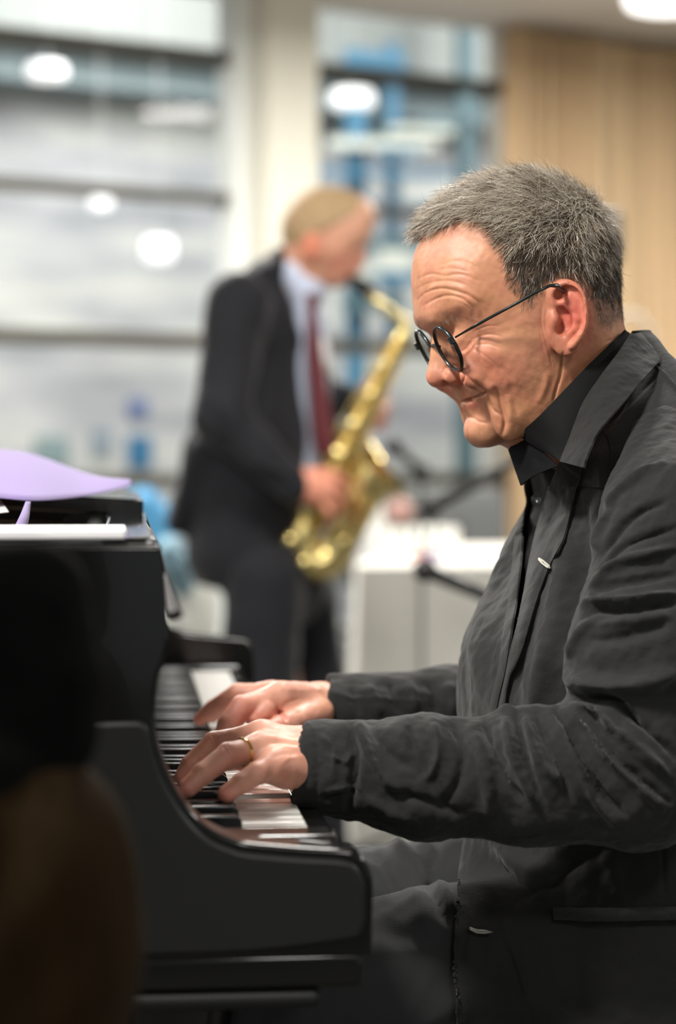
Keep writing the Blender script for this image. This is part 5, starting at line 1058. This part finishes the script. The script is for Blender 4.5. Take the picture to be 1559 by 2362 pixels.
MB().tube([tuple(p) for p in bl_], list(rr), 40, cap=False).build('bell', M['brassx'], sax).modifiers.new('solid', 'SOLIDIFY').thickness = .0015
ring = []; c0 = Vector(bl_[-1]); ax_ = (Vector(bl_[-1]) - Vector(bl_[-2])).normalized(); x_ = ax_.orthogonal().normalized(); y_ = ax_.cross(x_)
MB().tube([c0 + (x_ * math.cos(a) + y_ * math.sin(a)) * .082 for a in np.linspace(0, 2 * math.pi, 41)], .0028, 8, cap=False).build('bell_rim', M['brassx'], sax)
bdir = (bd[2] - bd[0]).normalized(); side = Vector((0, -1, 0)); out = bdir.cross(side).normalized()
kc = None
for i in range(17):
    t = .10 + .84 * i / 16; c0 = bd[0].lerp(bd[2], t); r = .0165 + .0175 * t; ang = (-.5, .35, .9)[i % 3]; nrm = (side * math.cos(ang) + out * math.sin(ang)).normalized()
    kr = .008 + .009 * t
    MB().lathe([(0, 0), (kr * .9, 0), (kr, .002), (kr, .004), (kr * .7, .0055), (0, .006)], c0 + nrm * (r + .006), nrm, 20).build('key_cup', M['brassx'], sax)
for off, a in ((.010, -.9), (.012, .1), (.012, 1.3)):
    nrm = (side * math.cos(a) + out * math.sin(a)).normalized(); MB().tube([bd[0].lerp(bd[2], .08) + nrm * (.018 + off), bd[0].lerp(bd[2], .95) + nrm * (.033 + off)], .0022, 8).build('key_rod', M['brassx'], sax)
for (u, v, r) in ((790, 1238, .020), (836, 1160, .022), (822, 1200, .020), (700, 1290, .016), (668, 1240, .016)):
    MB().lathe([(0, 0), (r, 0), (r, .004), (r * .6, .007), (0, .007)], sp_(u, v, 4.73), (-.6, -.8, .5), 22).build('key_guard', M['brassx'], sax)
MB().tube([sp_(820, 1000), sp_(846, 1060), sp_(852, 1110)], .0035, 8).build('bell_brace', M['brassx'], sax)
# ================================================================ THINGS AROUND THE ROOM
M['cloth'] = mat('white_tablecloth', lin((202, 199, 191)), .85, var=(2, .03, 2, ONE))
tb_ = empty('buffet_table', (1.0, 6.3, 0), 'long table under a floor-length white cloth behind the saxophonist', 'table')
TX0, TX1, TY0, TY1, TZ = .055, 2.3, 5.62, 7.0, .738
MB().box(((TX0 + TX1) / 2, (TY0 + TY1) / 2, TZ - .02), ((TX1 - TX0) / 2 - .01, (TY1 - TY0) / 2 - .01, .015)).build('tabletop', M['white'], tb_)
for x in (TX0 + .1, TX1 - .1):
    for y in (TY0 + .1, TY1 - .1): MB().tube([(x, y, 0), (x, y, TZ - .03)], .018, 10).build('leg', M['lamprim'] if 'lamprim' in M else lamprim, tb_)
n = 400; per = []
for (x0, y0), (x1, y1) in (((TX0, TY1), (TX0, TY0)), ((TX0, TY0), (TX1, TY0)), ((TX1, TY0), (TX1, TY1)), ((TX1, TY1), (TX0, TY1))): per += [(x0 + (x1 - x0) * t, y0 + (y1 - y0) * t) for t in np.linspace(0, 1, n // 4, endpoint=False)]
per = np.array(per); cx_, cy_ = (TX0 + TX1) / 2, (TY0 + TY1) / 2; V = []; rows = 14
arc = np.r_[0, np.cumsum(np.linalg.norm(np.diff(per, axis=0), axis=1))]
for k in range(rows):
    t = k / (rows - 1); z = TZ + .003 - t * (TZ - .01); wv = .012 * t * np.sin(arc * 9 + np.sin(arc * 3) * 2) + .03 * t
    dx = np.sign(per[:, 0] - cx_) * (np.abs(per[:, 0] - cx_) > (TX1 - TX0) / 2 - .01); dy = np.sign(per[:, 1] - cy_) * (np.abs(per[:, 1] - cy_) > (TY1 - TY0) / 2 - .01)
    V += [(p[0] + a * w_, p[1] + b * w_, z) for p, a, b, w_ in zip(per, dx, dy, wv)]
n = len(per); F = [(k * n + i, k * n + (i + 1) % n, (k + 1) * n + (i + 1) % n, (k + 1) * n + i) for k in range(rows - 1) for i in range(n)] + [tuple(range(n))]
tag(mkmesh('tablecloth', V, F, M['cloth'], None, sharp=50), 'plain white cloth hanging to the floor over the long table', 'tablecloth')
M['china'] = mat('white_china', lin((226, 226, 222)), .25); M['clear'] = mat('pale_plastic', lin((210, 212, 216)), .3)
def item(name, lab, cat, u, d, r, h, mt, prof=None, group=None):
    p = P(u, 1200, d); z0 = TZ + .0035
    o = MB().lathe(prof or [(0, 0), (r * .8, 0), (r, h * .2), (r, h), (r * .92, h), (r * .85, h * .12), (0, h * .1)], (p.x, p.y, z0), n=24).build(name, mt, None); return tag(o, lab, cat, group)
item('jug', 'tall white jug on the table nearest the saxophone bell', 'jug', 860, 6.3, .042, .13, M['china'], [(0, 0), (.036, 0), (.042, .03), (.036, .09), (.03, .125), (.036, .14), (.03, .138), (.026, .1), (0, .02)])
cups = [(892, 6.5, 'between the white jug and the next cup'), (922, 6.45, 'second to the right of the white jug'), (955, 6.55, 'third to the right of the white jug'), (985, 6.6, 'just left of the dark gap in the row of cups'), (1018, 6.55, 'fifth to the right of the white jug'), (1046, 6.5, 'at the right end of the row of cups')]
for u, d, s in cups: item('cup', 'white cup on the table ' + s, 'cup', u, d, .017, .075, M['china'], group='white cups on the table')
item('tin', 'small red round tin on the table in front of the cups', 'tin', 967, 6.05, .030, .014, mat('red_enamel', lin((176, 60, 58)), .4), [(0, 0), (.032, 0), (.032, .014), (0, .014)])
item('tin', 'small violet round tin beside the red one on the table', 'tin', 1004, 6.05, .022, .018, mat('violet_enamel', lin((86, 74, 150)), .4), [(0, 0), (.024, 0), (.024, .02), (0, .02)])
item('flask', 'white insulated flask on the table at the left corner by the saxophone', 'flask', 838, 6.0, .03, .07, M['clear'])
# dark grey chairs beyond the table, two with red cushions
def chair(u, d, lab, cush, group='dark grey chairs beyond the table'):
    p = P(u, 1200, d); t = empty('stacking_chair', (p.x, p.y, 0), lab, 'chair', group); mt = M['chair']; r = .010
    G = []; 
    for k in range(9): a = (k - 4) / 4; G.append([(p.x + a * .2, p.y - .17 - .03 * a * a, z) for z in (.60, .72, .83, .90)])
    V, F = grid_sheet(np.array(G), .012); mkmesh('backrest', V, orient(V, F), mt, t, bevel=.002)
    MB().box((p.x, p.y + .05, .45), (.21, .21, .015)).build('seat', mt, t, bevel=.008)
    for sx in (-1, 1):
        for sy in (-1, 1): MB().tube([(p.x + sx * .19, p.y + .05 + sy * .19, .44), (p.x + sx * .22, p.y + .05 + sy * .23, .0)], r, 8).build('leg', mt, t)
        MB().tube([(p.x + sx * .19, p.y - .14, .44), (p.x + sx * .19, p.y - .19, .7)], r, 8).build('back_post', mt, t)
    if cush: MB().ell((p.x, p.y + .0, .50), (.17, .17, .04)).build('cushion', cush, t)
M['chair'] = mat('dark_grey_plastic', lin((88, 90, 90)), .6)
chair(905, 7.32, 'dark grey plastic chair beyond the table, left of its twin', None); chair(1022, 8.05, 'dark grey plastic chair beyond the table, near the curtain edge', None)
for u, lab in ((922, 'dull red bag hanging on the left chair back beyond the cups'), (1012, 'brighter red bag on the right chair back beyond the cups')):
    p = P(u, 1182, 7.10 if u < 1000 else 7.80); o = MB().ell((p.x, p.y, p.z), (.045, .02, .045)).build('bag', mat('red_cloth', lin((150, 116, 108) if u < 1000 else (182, 112, 96)), .8), None); tag(o, lab, 'bag')
# microphone stands
M['stand'] = mat('black_stand_metal', lin((34, 34, 34)), .4)
def micstand(lab, d, top, tip, base_u, h):
    k_ = h
    b = P(base_u, 1200, d); t = empty('microphone_stand', (b.x, b.y, 0), lab, 'stand', None); tp = P(*top); ti = P(*tip)
    MB().tube([(b.x, b.y, .02), (b.x, b.y, tp.z + .02)], .009 * k_, 10).build('pole', M['stand'], t)
    for k in range(3):
        a = k * 2.09 + .4; MB().tube([(b.x, b.y, .12), (b.x + .26 * math.cos(a), b.y + .26 * math.sin(a), .012)], .008, 8).build('leg', M['stand'], t)
    e = ti + (tp - ti) * 1.25; MB().tube([e, ti], .008 * k_, 10).build('boom', M['stand'], t); MB().ell(tp, (.02, .02, .02)).build('clutch', M['stand'], t)
    dr = (ti - tp).normalized(); MB().tube([ti - dr * .02, ti + dr * .12 * k_], [.011, .014], 12).build('microphone', M['stand'], t); MB().ell(ti + dr * .135 * k_, (.022, .022, .022)).build('microphone_head', M['stand'], t)
micstand('black boom microphone stand behind the pianist, its arm slanting down left of his collar', 4.3, (1330, 990, 4.3), (1130, 1098, 4.3), 1330, 1)
micstand('low black boom microphone stand pointing at the white tablecloth beside the pianist', 3.9, (1290, 1445, 3.9), (1140, 1382, 3.9), 1290, 1)
micstand('thin black microphone stand beyond the saxophone with its head above the bell', 5.35, (972, 1085, 5.35), (950, 1066, 5.35), 972, .45)
# loudspeaker on a pole by the curtain
sp = P(1376, 552, 7.75); t = empty('loudspeaker', (sp.x, sp.y, 0), 'black loudspeaker on a pole in front of the curtain behind the pianist', 'speaker')
MB().box(sp, (.082, .09, .095)).build('cabinet', M['stand'], t, bevel=.012); MB().tube([(sp.x, sp.y, .03), (sp.x, sp.y, sp.z - .09)], .014, 12).build('pole', M['stand'], t)
MB().lathe([(0, .0), (.055, 0), (.058, .004), (.0, .008)], sp + Vector((0, -.09, 0)), (0, -1, 0), 28).build('speaker_cone', M['lacs'], t)
for k in range(3): a = k * 2.09; MB().tube([(sp.x, sp.y, .3), (sp.x + .3 * math.cos(a), sp.y + .3 * math.sin(a), .012)], .01, 8).build('leg', M['stand'], t)
# cable hoop
cb = catmull([P(1380, 900, 7.3), P(1415, 770, 7.3), P(1450, 722, 7.3), P(1490, 750, 7.3), P(1512, 830, 7.3), P(1515, 1000, 7.3)], 8)
cbl = [tuple(p) for p in cb] + [(cb[-1][0], 7.3, .01)]; tag(MB().tube([(cb[0][0], 7.3, .01)] + cbl, .008, 8).build('cable', mat('grey_cable', lin((140, 134, 126)), .6), None), 'thin grey cable arching in front of the curtain beside the jacket collar', 'cable')
# pale armchair with blue coat, left behind the piano
ac = empty('armchair', (P(440, 1300, 5.9).x, 5.9, 0), 'pale grey rounded armchair standing behind the saxophonist', 'armchair'); M['uph'] = mat('pale_grey_upholstery', lin((186, 188, 182)), .85)
def achair(X):
    c = P(432, 1300, 5.9); D = s_ell(X, (c.x, 5.9, .60), (.085, .26, .17)); D = smin(D, s_ell(X, (c.x - .17, 5.9, .40), (.26, .27, .085)), .05); 
    for sy in (-.25, .25): D = smin(D, s_cap(X, (c.x - .02, 5.9 + sy, .56), (c.x - .34, 5.9 + sy, .52), .05, .05), .03)
    return D
V, F = sdfmesh(achair, (-.95, 5.5, .25), (-.2, 6.3, .85), .012); mkmesh('upholstered_shell', V, F, M['uph'], ac)
for x in (-.1, -.36):
    for y in (-.18, .18): MB().tube([(P(440, 0, 5.9).x + x + .06, 5.9 + y, .34), (P(440, 0, 5.9).x + x + .06, 5.9 + y * 1.15, .0)], .014, 10).build('leg', M['chair'], ac)
def coat(X, c, s): return None
def coatf(X):
    D = s_cap(X, P(392, 1262, 5.62), P(408, 1300, 5.62), .030, .036, (1, 2.6, 1)); return smin(D, s_cap(X, P(370, 1290, 5.62), P(420, 1340, 5.66), .03, .035, (1, 2, 1)), .03)
V, F = sdfmesh(coatf, (-.55, 5.4, .62), (-.32, 5.85, .90), .006); V += vnormals(V, F) * (wnoise(V, 20, 1) * .004)[:, None]
tag(mkmesh('folded_coat', V, F, mat('pale_blue_cloth', lin((112, 142, 156)), .85)), 'pale blue folded coat draped over the top of the grey armchair', 'coat')
def bagf(X):
    D = s_cap(X, P(330, 1165, 6.5), P(352, 1290, 6.5), .055, .065, (1, 1.2, 1)); return smin(D, s_cap(X, P(375, 1190, 6.5), P(378, 1260, 6.5), .035, .04), .03)
V, F = sdfmesh(bagf, (-.72, 6.35, .58), (-.42, 6.65, 1.0), .006)
bg = mkmesh('blue_bag', V, F, mat('bright_blue_nylon', lin((48, 108, 144)), .6)); tag(bg, 'bright blue bag standing on a low table behind the piano corner', 'bag')
lt = empty('side_table', (P(355, 0, 6.5).x, 6.5, 0), 'small grey side table carrying the bright blue bag', 'table'); lx = P(355, 0, 6.5).x; zt = float(V[:, 2].min()) - .001
MB().lathe([(0, zt - .02), (.17, zt - .02), (.175, zt - .01), (.17, zt), (0, zt)], (lx, 6.5, 0), n=32).build('tabletop', M['uph'], lt); MB().tube([(lx, 6.5, .01), (lx, 6.5, zt - .02)], .02, 12).build('pole', M['chair'], lt); MB().lathe([(0, 0), (.14, 0), (.13, .012), (0, .02)], (lx, 6.5, 0), n=28).build('base', M['chair'], lt)
# ================================================================ PERSON IN THE NEAR LEFT FOREGROUND
fd_ = 1.14
def f4(u, v, d=fd_): return np.array(P(u, v, d))
fg = empty('person', (f4(-250, 0)[0], fd_, 0), 'small person in black sweater and brown trousers, blurred at the near left edge', 'person')
M['blk'] = mat('black_knit', lin((9, 9, 9)), .95, spec=.1); M['brn'] = mat('dark_brown_corduroy', lin((38, 26, 10)), .95, spec=.15, var=(20, .3, 3, (4, 4, .3)))
def fbody(X):
    D = s_ell(X, f4(-350, 640), (.062, .075, .085)); D = smin(D, s_cap(X, f4(-345, 800), f4(-320, 1250), .034, .036), .02); D = smin(D, s_cap(X, f4(-300, 1380), f4(-280, 1700), .04, .04), .03); D = smin(D, s_ell(X, f4(-350, 650) + np.array([0, .072, -.005]), (.012, .018, .018)), .012)
    for sx in (-1, 1):
        c = 80 if sx > 0 else -410; D = smin(D, s_cap(X, f4(c, 2000), f4(c, 3300), .03, .028), .02); D = smin(D, s_cap(X, f4(c, 3300), (f4(c, 0)[0], fd_, .06), .026, .02), .01)
        a = -300 + sx * 330; D = smin(D, s_cap(X, f4(-300 + sx * 120, 1350), f4(a + sx * 0, 1440), .016, .015), .02); D = smin(D, s_cap(X, f4(a, 1440), f4(a + sx * 50, 1720), .015, .014), .01)
    return D
V, F = sdfmesh(fbody, (-.42, 1.02, .02), (-.04, 1.26, 1.22), .006)
c = np.tile(np.array(lin((190, 140, 110))), (len(V), 1)); mkmesh('body', V, F, M['skin'], fg, attrs={'tone': rgba(c)})
V, F = sdfmesh(lambda X: ssub(s_ell(X, f4(-352, 625), (.066, .080, .090)), s_ell(X, f4(-352, 700) + np.array([0, .085, -.005]), (.058, .07, .07)), .01), (-.38, 1.04, 1.0), (-.15, 1.25, 1.25), .005); V += vnormals(V, F) * (wnoise(V, 60, 1) * .0015)[:, None]; mkmesh('hair', V, F, mat('brown_hair', lin((52, 38, 28)), .6, var=(60, .4, 4, (1, 1, .15))), fg)
def fsw(X):
    D = s_cap(X, f4(-300, 1600), f4(-270, 1800), .082, .09, (1, .9, 1)); D = smin(D, s_cap(X, f4(-330, 1230), f4(-320, 1400), .042, .06), .02); D = smin(D, s_cap(X, f4(-420, 1372), f4(60, 1372), .024, .024, (1, 1, 1)), .03); D = smin(D, s_cap(X, f4(-160, 1500), f4(-120, 1720), .05, .05, (1, .8, 1)), .03)
    D = np.maximum(D, f4(0, 1838)[2] - X[2])
    for sx in (-1, 1):
        if sx > 0: pts = [(84, 1385, .0255), (112, 1560, .0235), (132, 1700, .022)]
        else: pts = [(-640, 1400, .028), (-680, 1560, .026), (-700, 1720, .023)]
        for p, q in zip(pts[:-1], pts[1:]): D = smin(D, s_cap(X, f4(p[0], p[1]), f4(q[0], q[1]), p[2], q[2]), .02)
    return D
V, F = sdfmesh(fsw, (-.42, 1.0, .72), (.0, 1.28, 1.05), .004); V += vnormals(V, F) * (wnoise(V, 25, 1) * .0015)[:, None]; mkmesh('sweater', V, F, M['blk'], fg)
def ftr(X):
    D = s_cap(X, f4(-300, 1900), f4(80, 1940), .07, .041, (1, 1, 1)); D = smin(D, s_cap(X, f4(80, 1960), f4(120, 2180), .041, .044), .03); D = smin(D, s_cap(X, f4(-250, 1930), f4(-200, 2200), .082, .08, (1, .9, 1)), .04)
    for c0, c1 in ((100, 60), (-400, -420)):
        D = smin(D, s_cap(X, f4(c0, 2150), f4(c1, 3300), .046, .04), .03); D = smin(D, s_cap(X, f4(c1, 3300), (f4(c1, 0)[0], fd_, .08), .04, .034), .02)
    return D
V, F = sdfmesh(ftr, (-.42, 1.0, .05), (.0, 1.28, .95), .005); V += vnormals(V, F) * (wnoise(V, 18, 3) * .002)[:, None]; mkmesh('trousers', V, F, M['brn'], fg)
for c0 in (60, -420):
    x = f4(c0, 0)[0]; m = MB(); m.ell((x, fd_ + .03, .04), (.038, .10, .038)); m.box((x, fd_ + .03, .01), (.034, .10, .01)); m.build('shoe', M['shoe'], fg)
